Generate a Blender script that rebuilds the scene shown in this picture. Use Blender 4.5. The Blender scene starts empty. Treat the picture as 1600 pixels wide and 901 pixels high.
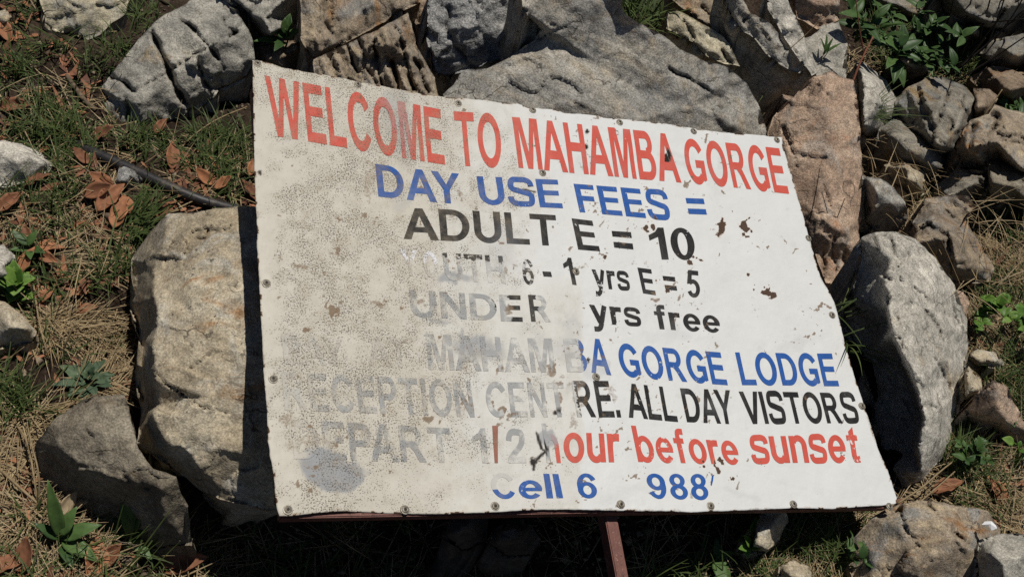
import bpy, bmesh, math, random, time
import numpy as np
from mathutils import Matrix, Vector
from mathutils.geometry import delaunay_2d_cdt
random.seed(7)
RNG = np.random.default_rng(7)
S = bpy.context.scene
COL = S.collection
T0 = time.time()

# ------------------------------------------------------------------ camera, sky, sun, exposure
F = 1800.0                      # focal length in pixels of the 1600 px wide photograph
PITCH = math.radians(35)
CAM_LOC = np.array([0.0, 0.0, 1.75])
right = np.array([1.0, 0, 0])
up = np.array([0, math.sin(PITCH), math.cos(PITCH)])
back = np.array([0, -math.cos(PITCH), math.sin(PITCH)])
RW = np.stack([right, up, back], 1)          # camera axes -> world
def to_world(p):
    return np.asarray(p) @ RW.T + CAM_LOC
cam = bpy.data.objects.new('camera', bpy.data.cameras.new('camera'))
COL.objects.link(cam)
m = Matrix([list(RW[0]) + [0], list(RW[1]) + [0], list(RW[2]) + [1.75], [0, 0, 0, 1]])
cam.matrix_world = m
cam.data.sensor_width = 36
cam.data.lens = F / 1600 * 36
cam.data.clip_start = 0.02
cam.data.clip_end = 500
S.camera = cam
SUN_C = np.array([.33, .72, .61]); SUN_C /= np.linalg.norm(SUN_C)
SUN_W = RW @ SUN_C
w = bpy.data.worlds.new('World'); S.world = w; w.use_nodes = True
nt = w.node_tree
sky = nt.nodes.new('ShaderNodeTexSky'); sky.sky_type = 'NISHITA'; sky.sun_disc = False
sky.altitude = 1500; sky.air_density = .55; sky.dust_density = .3; sky.ozone_density = 1.0
sky.sun_elevation = math.asin(SUN_W[2]); sky.sun_rotation = math.atan2(SUN_W[0], SUN_W[1])
bg = nt.nodes['Background']; bg.inputs['Strength'].default_value = 0.05
nt.links.new(sky.outputs['Color'], bg.inputs['Color'])
sl = bpy.data.lights.new('sun', 'SUN'); sl.energy = 4.6; sl.angle = math.radians(0.5); sl.color = (1, .955, .88)
so = bpy.data.objects.new('sun', sl); COL.objects.link(so)
so.rotation_euler = Vector(SUN_W).to_track_quat('Z', 'Y').to_euler()
S.view_settings.view_transform = 'Standard'; S.view_settings.look = 'None'
S.view_settings.exposure = -0.3; S.view_settings.gamma = 1
S.view_settings.use_curve_mapping = False
S.cycles.max_bounces = 5
S.cycles.use_denoising = False

# ------------------------------------------------------------------ frames: hillside plane, sign plane
G = np.array([.2, .58, .79]); G /= np.linalg.norm(G)         # hillside normal (camera axes)
E1 = np.array([1.0, 0, 0]) - G[0] * G; E1 /= np.linalg.norm(E1)
E2 = np.cross(G, E1)
SA = np.array([0.90999198, -0.06218034, -0.40993682])         # along the sign's lower edge, 1 m
SB = np.array([-0.10656367, 0.63497029, -0.3280911])          # up the sign's side
SC = np.array([-0.29151063, -0.28468462, -1.44550725])        # lower left corner
SN = np.cross(SA, SB); SN /= np.linalg.norm(SN)
SBL = np.linalg.norm(SB); SBU = SB / SBL
G0 = G @ (SC + SA) - 0.10                                     # plane level: lower right corner is 10 cm up
G_ORG = G * G0
def ray(px, py):
    px = np.asarray(px, float); py = np.asarray(py, float)
    return np.stack([(px - 800) / F, -(py - 450.5) / F, -np.ones_like(px)], -1)
def on_ground(px, py, h=0.0):                                 # point seen at a pixel, h metres above the hillside plane
    d = ray(px, py)
    return d * ((G0 + h) / (d @ G))[..., None]
def ab(p):                                                    # hillside coordinates of a camera-space point
    q = p - G_ORG
    return q @ E1, q @ E2, q @ G
def from_ab(a, b, h):
    return G_ORG + np.multiply.outer(a, E1) + np.multiply.outer(b, E2) + np.multiply.outer(h, G)
def on_sign(px, py, off=0.0):
    d = ray(px, py)
    p = d * (((SC @ SN) + off) / (d @ SN))[..., None]
    q = p - SC
    return q @ SA, q @ SBU                                    # u, v in metres
def project(p):
    return 800 - p[..., 0] / p[..., 2] * F, 450.5 + p[..., 1] / p[..., 2] * F

# ------------------------------------------------------------------ noise
def _hash(ix, iy, iz, seed):
    h = (ix * 374761393 + iy * 668265263 + iz * 2147483647 + seed * 1274126177) & 0xFFFFFFFF
    h = ((h ^ (h >> 13)) * 1274126177) & 0xFFFFFFFF
    h = ((h ^ (h >> 16)) * 2246822519) & 0xFFFFFFFF
    return ((h ^ (h >> 15)) & 0xFFFFFF) / float(0xFFFFFF)
def vnoise(p, seed=0):                                        # value noise, -1..1
    p = np.asarray(p, float)
    i = np.floor(p).astype(np.int64); f = p - i; f = f * f * f * (f * (f * 6 - 15) + 10)
    r = 0
    for dx in (0, 1):
        wx = f[:, 0] if dx else 1 - f[:, 0]
        for dy in (0, 1):
            wy = wx * (f[:, 1] if dy else 1 - f[:, 1])
            for dz in (0, 1):
                r = r + wy * (f[:, 2] if dz else 1 - f[:, 2]) * _hash(i[:, 0] + dx, i[:, 1] + dy, i[:, 2] + dz, seed)
    return r * 2 - 1
def fbm(p, oct=4, seed=0, gain=.5, ridged=False):
    r = 0; a = 1.0; p = np.array(p, float)
    for k in range(oct):
        n = vnoise(p, seed + 17 * k)
        if ridged: n = 1 - 2 * np.abs(n)
        r = r + a * n; a *= gain; p = p * 2.03 + 11.3
    return r
def worley(p, seed=0):                                        # 2-D cells: F1, F2, vector to nearest centre, cell random
    i = np.floor(p).astype(np.int64)
    d1 = np.full(len(p), 9.0); d2 = d1.copy(); vec = np.zeros_like(p); cid = np.zeros(len(p))
    for dx in (-1, 0, 1):
        for dy in (-1, 0, 1):
            cx = i[:, 0] + dx; cy = i[:, 1] + dy; z = np.zeros_like(cx)
            c = np.stack([cx + _hash(cx, cy, z, seed), cy + _hash(cx, cy, z, seed + 5)], 1)
            v = p - c; d = np.hypot(v[:, 0], v[:, 1])
            m = d < d1
            d2 = np.where(m, d1, np.minimum(d2, d)); d1 = np.where(m, d, d1)
            vec[m] = v[m]; cid = np.where(m, _hash(cx, cy, z, seed + 9), cid)
    return d1, d2, vec, cid
def inside(px, py, poly):
    poly = np.asarray(poly, float); r = np.zeros(np.shape(px), bool)
    x0, y0 = poly[-1, :2]
    for x1, y1 in poly[:, :2]:
        c = ((y0 > py) != (y1 > py)) & (px < (x1 - x0) * (py - y0) / ((y1 - y0) if y1 != y0 else 1e-9) + x0)
        r ^= c; x0, y0 = x1, y1
    return r
def seg_dist(px, py, line):
    d = np.full(np.shape(px), 1e9)
    for (x0, y0), (x1, y1) in zip(line[:-1], line[1:]):
        dx, dy = x1 - x0, y1 - y0
        t = np.clip(((px - x0) * dx + (py - y0) * dy) / (dx * dx + dy * dy + 1e-9), 0, 1)
        d = np.minimum(d, np.hypot(px - x0 - t * dx, py - y0 - t * dy))
    return d
def sstep(a, b, x):
    t = np.clip((x - a) / (b - a), 0, 1); return t * t * (3 - 2 * t)

# ------------------------------------------------------------------ object helpers
def tag(o, label, cat, group=None, kind=None):
    if label: o['label'] = label
    if cat: o['category'] = cat
    if group: o['group'] = group
    if kind: o['kind'] = kind
    return o
def mesh_obj(name, verts, faces, mat, parent=None, smooth=True, frame=None, attrs=None):
    """verts in world coordinates; frame = 4x4 world matrix of the object (defaults to a move to the verts' centre)"""
    verts = np.asarray(verts, float)
    if parent is not None and frame is None: frame = parent.matrix_basis.copy() if parent.parent is None else parent.parent.matrix_basis.copy()
    if frame is None: frame = Matrix.Translation(Vector(verts.mean(0)))
    inv = np.array(frame.inverted())
    loc = verts @ inv[:3, :3].T + inv[:3, 3]
    me = bpy.data.meshes.new(name)
    if isinstance(faces, np.ndarray):
        k = faces.shape[1]; n = len(faces)
        me.vertices.add(len(loc)); me.vertices.foreach_set('co', loc.astype(np.float32).ravel())
        me.loops.add(n * k); me.loops.foreach_set('vertex_index', faces.astype(np.int32).ravel())
        me.polygons.add(n); me.polygons.foreach_set('loop_start', np.arange(0, n * k, k, dtype=np.int32))
        me.update(calc_edges=True)
    else:
        me.from_pydata(loc.tolist(), [], [list(map(int, f)) for f in faces])
    if smooth: me.polygons.foreach_set('use_smooth', [True] * len(me.polygons))
    for k, v in (attrs or {}).items():
        v = np.asarray(v, np.float32)
        if v.ndim == 1:
            a = me.attributes.new(k, 'FLOAT', 'POINT'); a.data.foreach_set('value', v)
        else:
            a = me.attributes.new(k, 'FLOAT_VECTOR', 'POINT'); a.data.foreach_set('vector', v.ravel())
    if mat: me.materials.append(mat)
    o = bpy.data.objects.new(name, me); COL.objects.link(o)
    if parent is None: o.matrix_world = frame
    else: o.parent = parent
    return o
def empty(name, loc, label, cat, group=None):
    o = bpy.data.objects.new(name, None); COL.objects.link(o)
    o.matrix_basis = Matrix.Translation(Vector(loc)); o.empty_display_size = .05
    return tag(o, label, cat, group)

# ------------------------------------------------------------------ material helpers
class N:
    def __init__(s, name):
        s.m = bpy.data.materials.new(name); s.m.use_nodes = True; s.t = s.m.node_tree; s.p = s.t.nodes['Principled BSDF']
        s.out = s.t.nodes['Material Output']
    def new(s, t, **kw):
        n = s.t.nodes.new(t)
        for k, v in kw.items(): setattr(n, k, v)
        return n
    def link(s, a, b): s.t.links.new(a, b)
    def put(s, sock, v):
        if hasattr(v, 'is_linked') or isinstance(v, bpy.types.NodeSocket): s.link(v, sock)
        elif isinstance(v, (tuple, list)) and len(v) == 3 and sock.type == 'RGBA': sock.default_value = (*v, 1)
        else: sock.default_value = v
    def coord(s, kind='Object'): return s.new('ShaderNodeTexCoord').outputs[kind]
    def scale(s, vec, sc, rot=(0, 0, 0), loc=(0, 0, 0)):
        n = s.new('ShaderNodeMapping'); s.link(vec, n.inputs[0]); n.inputs['Scale'].default_value = sc
        n.inputs['Rotation'].default_value = rot; n.inputs['Location'].default_value = loc
        return n.outputs[0]
    def noise(s, vec, sc, det=4, rough=.55, dist=0):
        n = s.new('ShaderNodeTexNoise'); s.link(vec, n.inputs['Vector']); n.inputs['Scale'].default_value = sc
        n.inputs['Detail'].default_value = det; n.inputs['Roughness'].default_value = rough; n.inputs['Distortion'].default_value = dist
        return n.outputs[0]
    def voro(s, vec, sc, feat='F1'):
        n = s.new('ShaderNodeTexVoronoi', feature=feat); s.link(vec, n.inputs['Vector']); n.inputs['Scale'].default_value = sc
        return n
    def ramp(s, x, stops):
        n = s.new('ShaderNodeValToRGB'); s.put(n.inputs[0], x); e = n.color_ramp.elements
        while len(e) < len(stops): e.new(.5)
        for i, (p, c) in enumerate(stops):
            e[i].position = p; e[i].color = (*c, 1) if isinstance(c, (tuple, list)) else (c, c, c, 1)
        return n.outputs[0]
    def mix(s, f, a, b, mode='MIX'):
        n = s.new('ShaderNodeMix', data_type='RGBA', blend_type=mode)
        s.put(n.inputs[0], f); s.put(n.inputs[6], a); s.put(n.inputs[7], b)
        return n.outputs[2]
    def math(s, op, a, b=0.0, c=0.0, clamp=False):
        n = s.new('ShaderNodeMath', operation=op, use_clamp=clamp)
        s.put(n.inputs[0], a); s.put(n.inputs[1], b); s.put(n.inputs[2], c)
        return n.outputs[0]
    def maprange(s, x, a, b, c=0.0, d=1.0):
        n = s.new('ShaderNodeMapRange'); n.interpolation_type = 'SMOOTHSTEP'
        s.put(n.inputs[0], x); s.put(n.inputs[1], a); s.put(n.inputs[2], b); s.put(n.inputs[3], c); s.put(n.inputs[4], d)
        return n.outputs[0]
    def attr(s, name, out='Fac'): return s.new('ShaderNodeAttribute', attribute_name=name).outputs[out]
    def bump(s, h, strength=.5, dist=.002, prev=None):
        n = s.new('ShaderNodeBump'); s.link(h, n.inputs['Height']); n.inputs['Strength'].default_value = strength
        n.inputs['Distance'].default_value = dist
        if prev is not None: s.link(prev, n.inputs['Normal'])
        return n.outputs[0]
    def done(s, col, rough=.85, spec=.25, normal=None):
        s.put(s.p.inputs['Base Color'], col); s.put(s.p.inputs['Roughness'], rough); s.p.inputs['Specular IOR Level'].default_value = spec
        if normal is not None: s.link(normal, s.p.inputs['Normal'])
        return s.m

def rock_material(name, c0, c1, c2, stain=None, stain_amt=.5, streak=.35, streak_col=None, dark=.5, speck=.5, bump=.6, sc=1.0, patina=None, patina_amt=.5):
    n = N(name); co = n.coord()
    rnd = n.new('ShaderNodeObjectInfo').outputs['Random']
    off = n.new('ShaderNodeVectorMath', operation='ADD'); n.link(co, off.inputs[0])
    cmb = n.new('ShaderNodeCombineXYZ'); r10 = n.math('MULTIPLY', rnd, 13.7)
    for k in range(3): n.link(r10, cmb.inputs[k])
    n.link(cmb.outputs[0], off.inputs[1]); co = off.outputs[0]
    big = n.noise(co, 9 * sc, 8, .62, .4)
    col = n.ramp(big, [(.3, c0), (.5, c1), (.68, c2)])
    st = n.noise(n.scale(co, (5, 45, 45)), 1.0, 6, .6, .6)
    col = n.mix(n.maprange(st, .45, .75, 0, streak), col, streak_col or c2)
    if patina:
        pt = n.noise(co, 14 * sc, 6, .6, .8)
        col = n.mix(n.maprange(pt, .62 - .24 * patina_amt, .7 - .1 * patina_amt, 0, .85), col, patina)
    if stain:
        sn = n.noise(n.scale(co, (1, 2.2, 1)), 8 * sc, 7, .68, .5)
        col = n.mix(n.maprange(sn, .68 - .25 * stain_amt, .80 - .2 * stain_amt, 0, .9), col, stain)
    mott = n.noise(co, 60, 6, .7)
    col = n.mix(1.0, col, n.ramp(mott, [(.33, .58), (.5, .95), (.7, 1.28)]), 'MULTIPLY')
    g1 = n.noise(co, 330, 3, .7)
    col = n.mix(speck, col, n.ramp(g1, [(.36, .32), (.5, .95), (.64, 1.75)]), 'MULTIPLY')
    lich = n.noise(co, 120, 4, .6)
    lm = n.noise(co, 16, 4, .6)
    lf = n.math('MULTIPLY', n.maprange(lich, .58, .66), n.maprange(lm, .45, .6))
    col = n.mix(n.math('MULTIPLY', lf, dark), col, (.035, .032, .028))
    wv = n.new('ShaderNodeVectorMath', operation='ADD'); n.link(n.scale(co, (1, 1.5, 1.5)), wv.inputs[0])
    wn_ = n.new('ShaderNodeTexNoise'); n.link(co, wn_.inputs['Vector']); wn_.inputs['Scale'].default_value = 22; wn_.inputs['Detail'].default_value = 5
    ws = n.new('ShaderNodeVectorMath', operation='SCALE'); n.link(wn_.outputs['Color'], ws.inputs[0]); ws.inputs['Scale'].default_value = .09; n.link(ws.outputs[0], wv.inputs[1])
    fis = n.voro(wv.outputs[0], 11, 'DISTANCE_TO_EDGE').outputs['Distance']
    fm = n.maprange(n.noise(co, 13, 4, .6), .5, .62)
    fl = n.math('MULTIPLY', n.maprange(fis, .0, .03, 1, 0), fm)
    col = n.mix(n.math('MULTIPLY', fl, .75), col, (.04, .032, .024))
    col = n.mix(n.math('MULTIPLY', n.attr('crack'), .8), col, (.03, .022, .016))
    b1 = n.bump(n.noise(co, 70, 7, .62), bump, .0055)
    b2 = n.bump(n.math('SUBTRACT', g1, n.math('MULTIPLY', fl, .8)), bump * .8, .0022, b1)
    return n.done(col, .82, .22, b2)

ROCK = {
 'grey':   rock_material('grey_rock', (.20, .193, .172), (.35, .33, .285), (.47, .44, .37), stain=(.34, .25, .14), stain_amt=.45, dark=.5),
 'tan':    rock_material('tan_rock', (.275, .225, .155), (.405, .34, .24), (.51, .455, .35), stain=(.33, .19, .09), stain_amt=.45, patina=(.42, .395, .34), patina_amt=.4, dark=.8, speck=.45),
 'slab':   rock_material('slab_rock', (.215, .21, .198), (.32, .305, .272), (.41, .375, .31), stain=(.36, .27, .165), stain_amt=.45, streak=.7, streak_col=(.40, .33, .235), dark=.4, speck=.55),
 'dark':   rock_material('dark_rock', (.19, .188, .185), (.31, .305, .29), (.42, .41, .385), dark=.3, speck=.7, bump=1.0),
 'brown':  rock_material('brown_rock', (.12, .085, .058), (.215, .16, .11), (.30, .235, .17), stain=(.25, .125, .05), stain_amt=.5, dark=.5),
 'rust':   rock_material('rusty_rock', (.17, .14, .11), (.28, .225, .165), (.38, .315, .23), stain=(.28, .14, .055), stain_amt=.6, streak=.6, streak_col=(.46, .36, .22), patina=(.25, .243, .225), patina_amt=.5, dark=.6),
 'pink':   rock_material('pink_rock', (.31, .21, .15), (.42, .30, .215), (.50, .385, .285), stain=(.35, .165, .085), stain_amt=.4, patina=(.34, .295, .25), patina_amt=.45, dark=.6, speck=.55),
 'pale':   rock_material('pale_rock', (.33, .31, .265), (.46, .43, .37), (.56, .525, .455), stain=(.38, .28, .16), stain_amt=.3, streak=.65, streak_col=(.26, .245, .215), dark=.6, speck=.55),
 'cream':  rock_material('cream_rock', (.30, .26, .175), (.43, .38, .27), (.54, .49, .375), stain=(.40, .27, .115), stain_amt=.4, patina=(.26, .25, .225), patina_amt=.45, dark=.6),
 'soil':   rock_material('shade_darkened_rock', (.05, .042, .035), (.085, .072, .06), (.13, .11, .09), dark=.3),  # colour lowered to carry the deep shade under the sign
 'olive':  rock_material('olive_rock', (.13, .108, .078), (.205, .175, .13), (.30, .265, .205), stain=(.17, .11, .06), stain_amt=.45, dark=.6, speck=.55),
 'dim':    rock_material('dimmed_grey_brown_rock', (.12, .11, .09), (.205, .185, .15), (.29, .265, .215), stain=(.26, .175, .085), stain_amt=.55, patina=(.19, .19, .18), patina_amt=.5, dark=.6, speck=.5),  # half shade of the upper right pile put into a darker colour
}

# ------------------------------------------------------------------ hillside ground
HOLLOWS = [(190, 520, 60, .07), (205, 640, 50, .10), (330, 840, 120, .10), (700, 860, 260, .12), (1360, 640, 60, .08), (1340, 480, 50, .06)]
HOLL = []
for hx, hy, hr, hd in HOLLOWS:
    p = on_ground(np.array([hx]), np.array([hy])); a_, b_, _ = ab(p)
    HOLL.append((a_[0], b_[0], hr / 950.0, hd))
def terrain(a, b):
    p = np.stack([a, b, np.zeros_like(a)], -1).reshape(-1, 3)
    h = fbm(p * 3.0, 3, 3) * .018 + fbm(p * 14, 3, 8) * .006 + fbm(p * 60, 2, 12) * .0022
    far = sstep(1.6, 5, np.hypot(p[:, 0], p[:, 1]))
    h = h + far * fbm(p * .35, 4, 21) * .35
    for ha, hb, hr, hd in HOLL:
        h = h - hd * np.exp(-((p[:, 0] - ha) ** 2 + (p[:, 1] - hb) ** 2) / hr ** 2)
    return h.reshape(np.shape(a))
def ground_at(px, py, dh=0.0):
    p = on_ground(px, py); 
    for _ in range(3):
        a, b, _h = ab(p); t = terrain(a, b) + dh
        p = on_ground(px, py, t)
    return p
n = N('soil'); co = n.coord()
c = n.ramp(n.noise(co, 7, 8, .65, .5), [(.3, (.022, .015, .011)), (.5, (.045, .031, .022)), (.7, (.085, .062, .043))])
c = n.mix(1.0, c, n.ramp(n.noise(co, 150, 5, .7), [(.35, .5), (.5, 1.0), (.68, 1.7)]), 'MULTIPLY')
v = n.voro(co, 130); c = n.mix(n.maprange(v.outputs['Distance'], .22, .12, 0, .5), c, (.13, .10, .07))
SOIL = n.done(c, .95, .1, n.bump(n.noise(co, 120, 6, .7), .9, .012))
cen = on_ground(np.array([800.]), np.array([450.])); ca, cb, _ = ab(cen)
q = np.linspace(-1, 1, 520); sp = np.sign(q) * (np.abs(q) * 1.25 + 38 * np.abs(q) ** 9)
A_, B_ = np.meshgrid(ca[0] + sp, cb[0] + sp); Hh = terrain(A_, B_)
gv = to_world(from_ab(A_.ravel(), B_.ravel(), Hh.ravel()))
k = len(q); ii = (np.arange(k - 1)[:, None] * k + np.arange(k - 1)[None]).ravel()
gf = np.stack([ii, ii + 1, ii + k + 1, ii + k], 1)
ground = mesh_obj('ground', gv, gf, SOIL, frame=Matrix.Identity(4)); ground['kind'] = 'structure'

# ------------------------------------------------------------------ rocks
ROCKS = []                                                   # (outline, top height) for keeping grass off
SIGN_PX = [(380, 80), (1230, 200), (1412, 800), (425, 820)]
def rock(label, mat, H, outline, pts=(), cracks=(), e0=.08, e1=.75, tilt=.25, step=3.4, rough=1.0, strata=0.0, sdir=0, chips=1.0, seed=None, cat='rock', name='rock', ragged=2.2, warp=2.8, dome=True, chip_size=.085, grow=0.0, hs=1.0, under=0.0):
    seed = seed if seed is not None else len(ROCKS) * 31 + 5
    rs = np.random.default_rng(seed)
    O = [tuple(p) for p in outline]
    if grow:
        gx0 = sum(p[0] for p in O) / len(O); gy0 = sum(p[1] for p in O) / len(O)
        O = [(gx0 + (p[0] - gx0) * (1 + grow), gy0 + (p[1] - gy0) * (1 + grow)) + tuple(p[2:]) for p in O]
    xy = np.array([p[:2] for p in O], float)
    y0, y1 = xy[:, 1].min(), xy[:, 1].max()
    mpp = 1.0 / 960
    def eh(p):
        if len(p) > 2: return p[2] * hs
        t = (y1 - p[1]) / max(1, y1 - y0)
        return H * (e0 + (e1 - e0) * t)
    ctrl = [(p[0], p[1], eh(p)) for p in O]
    cx, cy = xy.mean(0)
    if pts: ctrl += [(p[0], p[1], p[2] * hs) for p in pts]
    elif dome:
        for k in range(max(4, len(O) // 3)):                 # a faceted top: ridge points part way in from the outline
            i = rs.integers(len(O)); f = rs.uniform(.5, .78); ox, oy = xy[i]
            x, y = cx + (ox - cx) * f, cy + (oy - cy) * f
            ctrl.append((x, y, H * rs.uniform(.82, 1.05) + tilt * (cy - y) * mpp))
        ctrl.append((cx, cy, H))
    C = np.array(ctrl)
    # ragged outline
    loop = []
    nO = len(xy)
    for i in range(nO):
        p, q2 = xy[i], xy[(i + 1) % nO]; L = np.hypot(*(q2 - p)); kk = max(1, int(L / (step * 1.1)))
        for j in range(kk): loop.append(p + (q2 - p) * j / kk)
    loop = np.array(loop)
    nz = np.stack([loop * .035, loop * .09], 0)
    rag = ragged
    off = np.stack([fbm(np.c_[loop * .03, np.full(len(loop), seed * .37)], 4, seed), fbm(np.c_[loop * .03, np.full(len(loop), seed * .37 + 9)], 4, seed + 3)], 1) * rag * 1.3
    loop = loop + off
    gx, gy = np.meshgrid(np.arange(xy[:, 0].min() - 4, xy[:, 0].max() + 4, step), np.arange(y0 - 4, y1 + 4, step))
    g = np.c_[gx.ravel(), gy.ravel()] + rs.uniform(-.32, .32, (gx.size, 2)) * step
    keep = inside(g[:, 0], g[:, 1], loop)
    g = g[keep]
    d_edge = seg_dist(g[:, 0], g[:, 1], np.vstack([loop, loop[:1]])) if len(g) else np.zeros(0)
    g = g[d_edge > step * .45]
    V = np.vstack([loop, g]); nl = len(loop)
    r = delaunay_2d_cdt([Vector(p) for p in V], [(i, (i + 1) % nl) for i in range(nl)], [], 1, 1e-4)
    P2 = np.array([tuple(v) for v in r[0]]); tri = np.array([f for f in r[2] if len(f) == 3])
    orig = [o[0] if o else -1 for o in r[3]]
    # height from a coarse triangulation of the control points, looked up at warped positions
    m3 = np.c_[P2 * .02, np.full(len(P2), seed * 1.7)]
    wv = np.stack([fbm(m3, 4, seed + 40), fbm(m3 + 31, 4, seed + 41)], 1) * warp
    isb = np.zeros(len(P2), bool)
    for i, o in enumerate(orig):
        if 0 <= o < nl: isb[i] = True
    dE = seg_dist(P2[:, 0], P2[:, 1], np.vstack([loop, loop[:1]]))
    wfac = np.clip(dE / 12, 0, 1)[:, None]
    Q = P2 + wv * wfac
    cdt = delaunay_2d_cdt([Vector(p[:2]) for p in C], [(i, (i + 1) % nO) for i in range(nO)], [], 1, 1e-4)
    cv = np.array([tuple(v) for v in cdt[0]]); ch = np.array([C[o[0], 2] if o else H for o in cdt[3]])
    h = np.full(len(Q), np.nan)
    for f in cdt[2]:
        if len(f) != 3: continue
        a, b, c_ = cv[f[0]], cv[f[1]], cv[f[2]]
        det = (b[1] - c_[1]) * (a[0] - c_[0]) + (c_[0] - b[0]) * (a[1] - c_[1])
        if abs(det) < 1e-9: continue
        l0 = ((b[1] - c_[1]) * (Q[:, 0] - c_[0]) + (c_[0] - b[0]) * (Q[:, 1] - c_[1])) / det
        l1 = ((c_[1] - a[1]) * (Q[:, 0] - c_[0]) + (a[0] - c_[0]) * (Q[:, 1] - c_[1])) / det
        l2 = 1 - l0 - l1
        mm = (l0 > -1e-6) & (l1 > -1e-6) & (l2 > -1e-6)
        h[mm] = (l0 * ch[f[0]] + l1 * ch[f[1]] + l2 * ch[f[2]])[mm]
    bad = np.isnan(h)
    if bad.any():
        d = ((Q[bad][:, None] - C[None, :, :2]) ** 2).sum(2); wgt = 1 / (d ** 1.5 + 1)
        h[bad] = (wgt * C[None, :, 2]).sum(1) / wgt.sum(1)
    # relief: chips, strata, roughness
    xm = (P2 - (cx, cy)) * mpp
    ang = math.radians(sdir); ca_, sa_ = math.cos(ang), math.sin(ang)
    al = xm[:, 0] * ca_ - xm[:, 1] * sa_; ac = xm[:, 0] * sa_ + xm[:, 1] * ca_
    soft = np.clip(dE / 5, 0.15, 1)
    if chips:
        wq = np.stack([al, ac * 1.7], 1) / (chip_size * 1.25) + np.stack([vnoise(np.c_[xm * 25, h * 8 + seed], 3), vnoise(np.c_[xm * 25, h * 8 + seed + 7], 4)], 1) * .35 + seed
        d1, d2, vec, cid = worley(wq, seed)
        th = cid * 40
        facet = (vec[:, 0] * np.cos(th) + vec[:, 1] * np.sin(th))
        h = h + chips * soft * (facet * .0125 + (cid - .5) * .0022)
        wq2 = wq * 2.7 + 5
        d1, d2, vec, cid = worley(wq2, seed + 2); th = cid * 50
        h = h + chips * soft * ((vec[:, 0] * np.cos(th) + vec[:, 1] * np.sin(th)) * .0024 + (cid - .5) * .0012)
    if strata:
        sc_ = np.c_[al * 3.2 + vnoise(np.c_[xm * 20, np.full(len(P2), seed)], 5) * .3, ac * 46, h * 6 + seed]
        sn = fbm(sc_, 4, seed + 60, .55, True)
        h = h + strata * soft * sn * .007
    pr = np.c_[xm * 16, h * 16 + seed]
    h = h + rough * soft * (fbm(pr, 6, seed + 80, .53) * .0030)
    crack = np.zeros(len(P2))
    wob = np.stack([vnoise(np.c_[P2 * .07, np.full(len(P2), 1.5)], seed + 90), vnoise(np.c_[P2 * .07, np.full(len(P2), 5.5)], seed + 91)], 1) * 3.2
    for ck in cracks:
        line, wd, dp = ck
        d = seg_dist(P2[:, 0] + wob[:, 0], P2[:, 1] + wob[:, 1], line)
        mod = np.clip(.75 + .9 * vnoise(np.c_[P2 * .06, np.full(len(P2), 3.3)], seed + 93), .1, 1.3); wl = wd * .75 * (.5 + .6 * mod)
        kx = np.exp(-(d / wl) ** 2) * mod; h = h - kx * dp * .6; crack = np.maximum(crack, np.exp(-(d / (wl * .6)) ** 2) * np.minimum(1, dp * mod / .016))
    p = on_ground(P2[:, 0], P2[:, 1], h)
    ins = inside(P2[:, 0], P2[:, 1], SIGN_PX)                 # whatever lies behind the sign stays behind it
    if ins.any():
        d = ray(P2[ins, 0], P2[ins, 1]); tmax = ((SC @ SN) - .035) / (d @ SN)
        t = np.maximum(-p[ins][:, 2], tmax); p[ins] = d * t[:, None]
    a, b, hh = ab(p)
    # skirt: from the outline down into the ground, drawn in a little
    bidx = np.where(isb)[0]
    lookup = {orig[i]: i for i in bidx}
    ring = np.array([lookup[i] for i in range(nl) if i in lookup])
    ma, mb = a[ring].mean(), b[ring].mean()
    va = [np.stack([a, b, hh], 1)]; prev = ring; faces = [tri]; nv = len(a); cr = [crack]
    gl = terrain(a[ring], b[ring])
    for j, (f, dr) in enumerate(((1.0, .1), (.99, .22), (.975, .4), (.96, .6), (.94, .8), (.90, 1.0))):
        bot = np.minimum(gl, hh[ring]) - .07
        f = f - under * dr
        ra = ma + (a[ring] - ma) * f; rb = mb + (b[ring] - mb) * f
        rh = hh[ring] + (bot - hh[ring]) * dr
        jz = fbm(np.c_[ra * 14, rb * 14, rh * 22], 4, seed) * (.004 + .018 * dr)
        va.append(np.stack([ra + jz, rb + jz, rh], 1)); cr.append(np.zeros(len(ring)))
        cur = np.arange(nv, nv + len(ring)); nv += len(ring)
        pn, cn = np.roll(prev, -1), np.roll(cur, -1)
        faces += [np.stack([prev, cur, cn], 1), np.stack([prev, cn, pn], 1)]
        prev = cur
    vv = np.vstack(va); ff = np.vstack(faces)
    e = P2[tri]; area = ((e[:, 1, 0] - e[:, 0, 0]) * (e[:, 2, 1] - e[:, 0, 1]) - (e[:, 2, 0] - e[:, 0, 0]) * (e[:, 1, 1] - e[:, 0, 1])).sum()
    if area > 0: ff[:len(tri)] = ff[:len(tri), ::-1]
    A2 = 0.5 * np.sum(P2[ring][:, 0] * np.roll(P2[ring][:, 1], -1) - np.roll(P2[ring][:, 0], -1) * P2[ring][:, 1])
    if A2 < 0: ff[len(tri):] = ff[len(tri):, ::-1]
    wd_ = to_world(from_ab(vv[:, 0], vv[:, 1], vv[:, 2]))
    bx = RW @ (E1 * math.cos(ang) + E2 * math.sin(ang)); bz = RW @ G; by = np.cross(bz, bx)
    org = to_world(from_ab(np.array([ma]), np.array([mb]), np.array([0.0])))[0]
    fr = Matrix([[bx[i], by[i], bz[i], org[i]] for i in range(3)] + [[0, 0, 0, 1]])
    o = mesh_obj(name, wd_, ff, ROCK[mat], frame=fr, attrs={'crack': np.concatenate(cr)})
    tag(o, label, cat)
    ROCKS.append((loop, H))
    return o
R = rock
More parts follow.
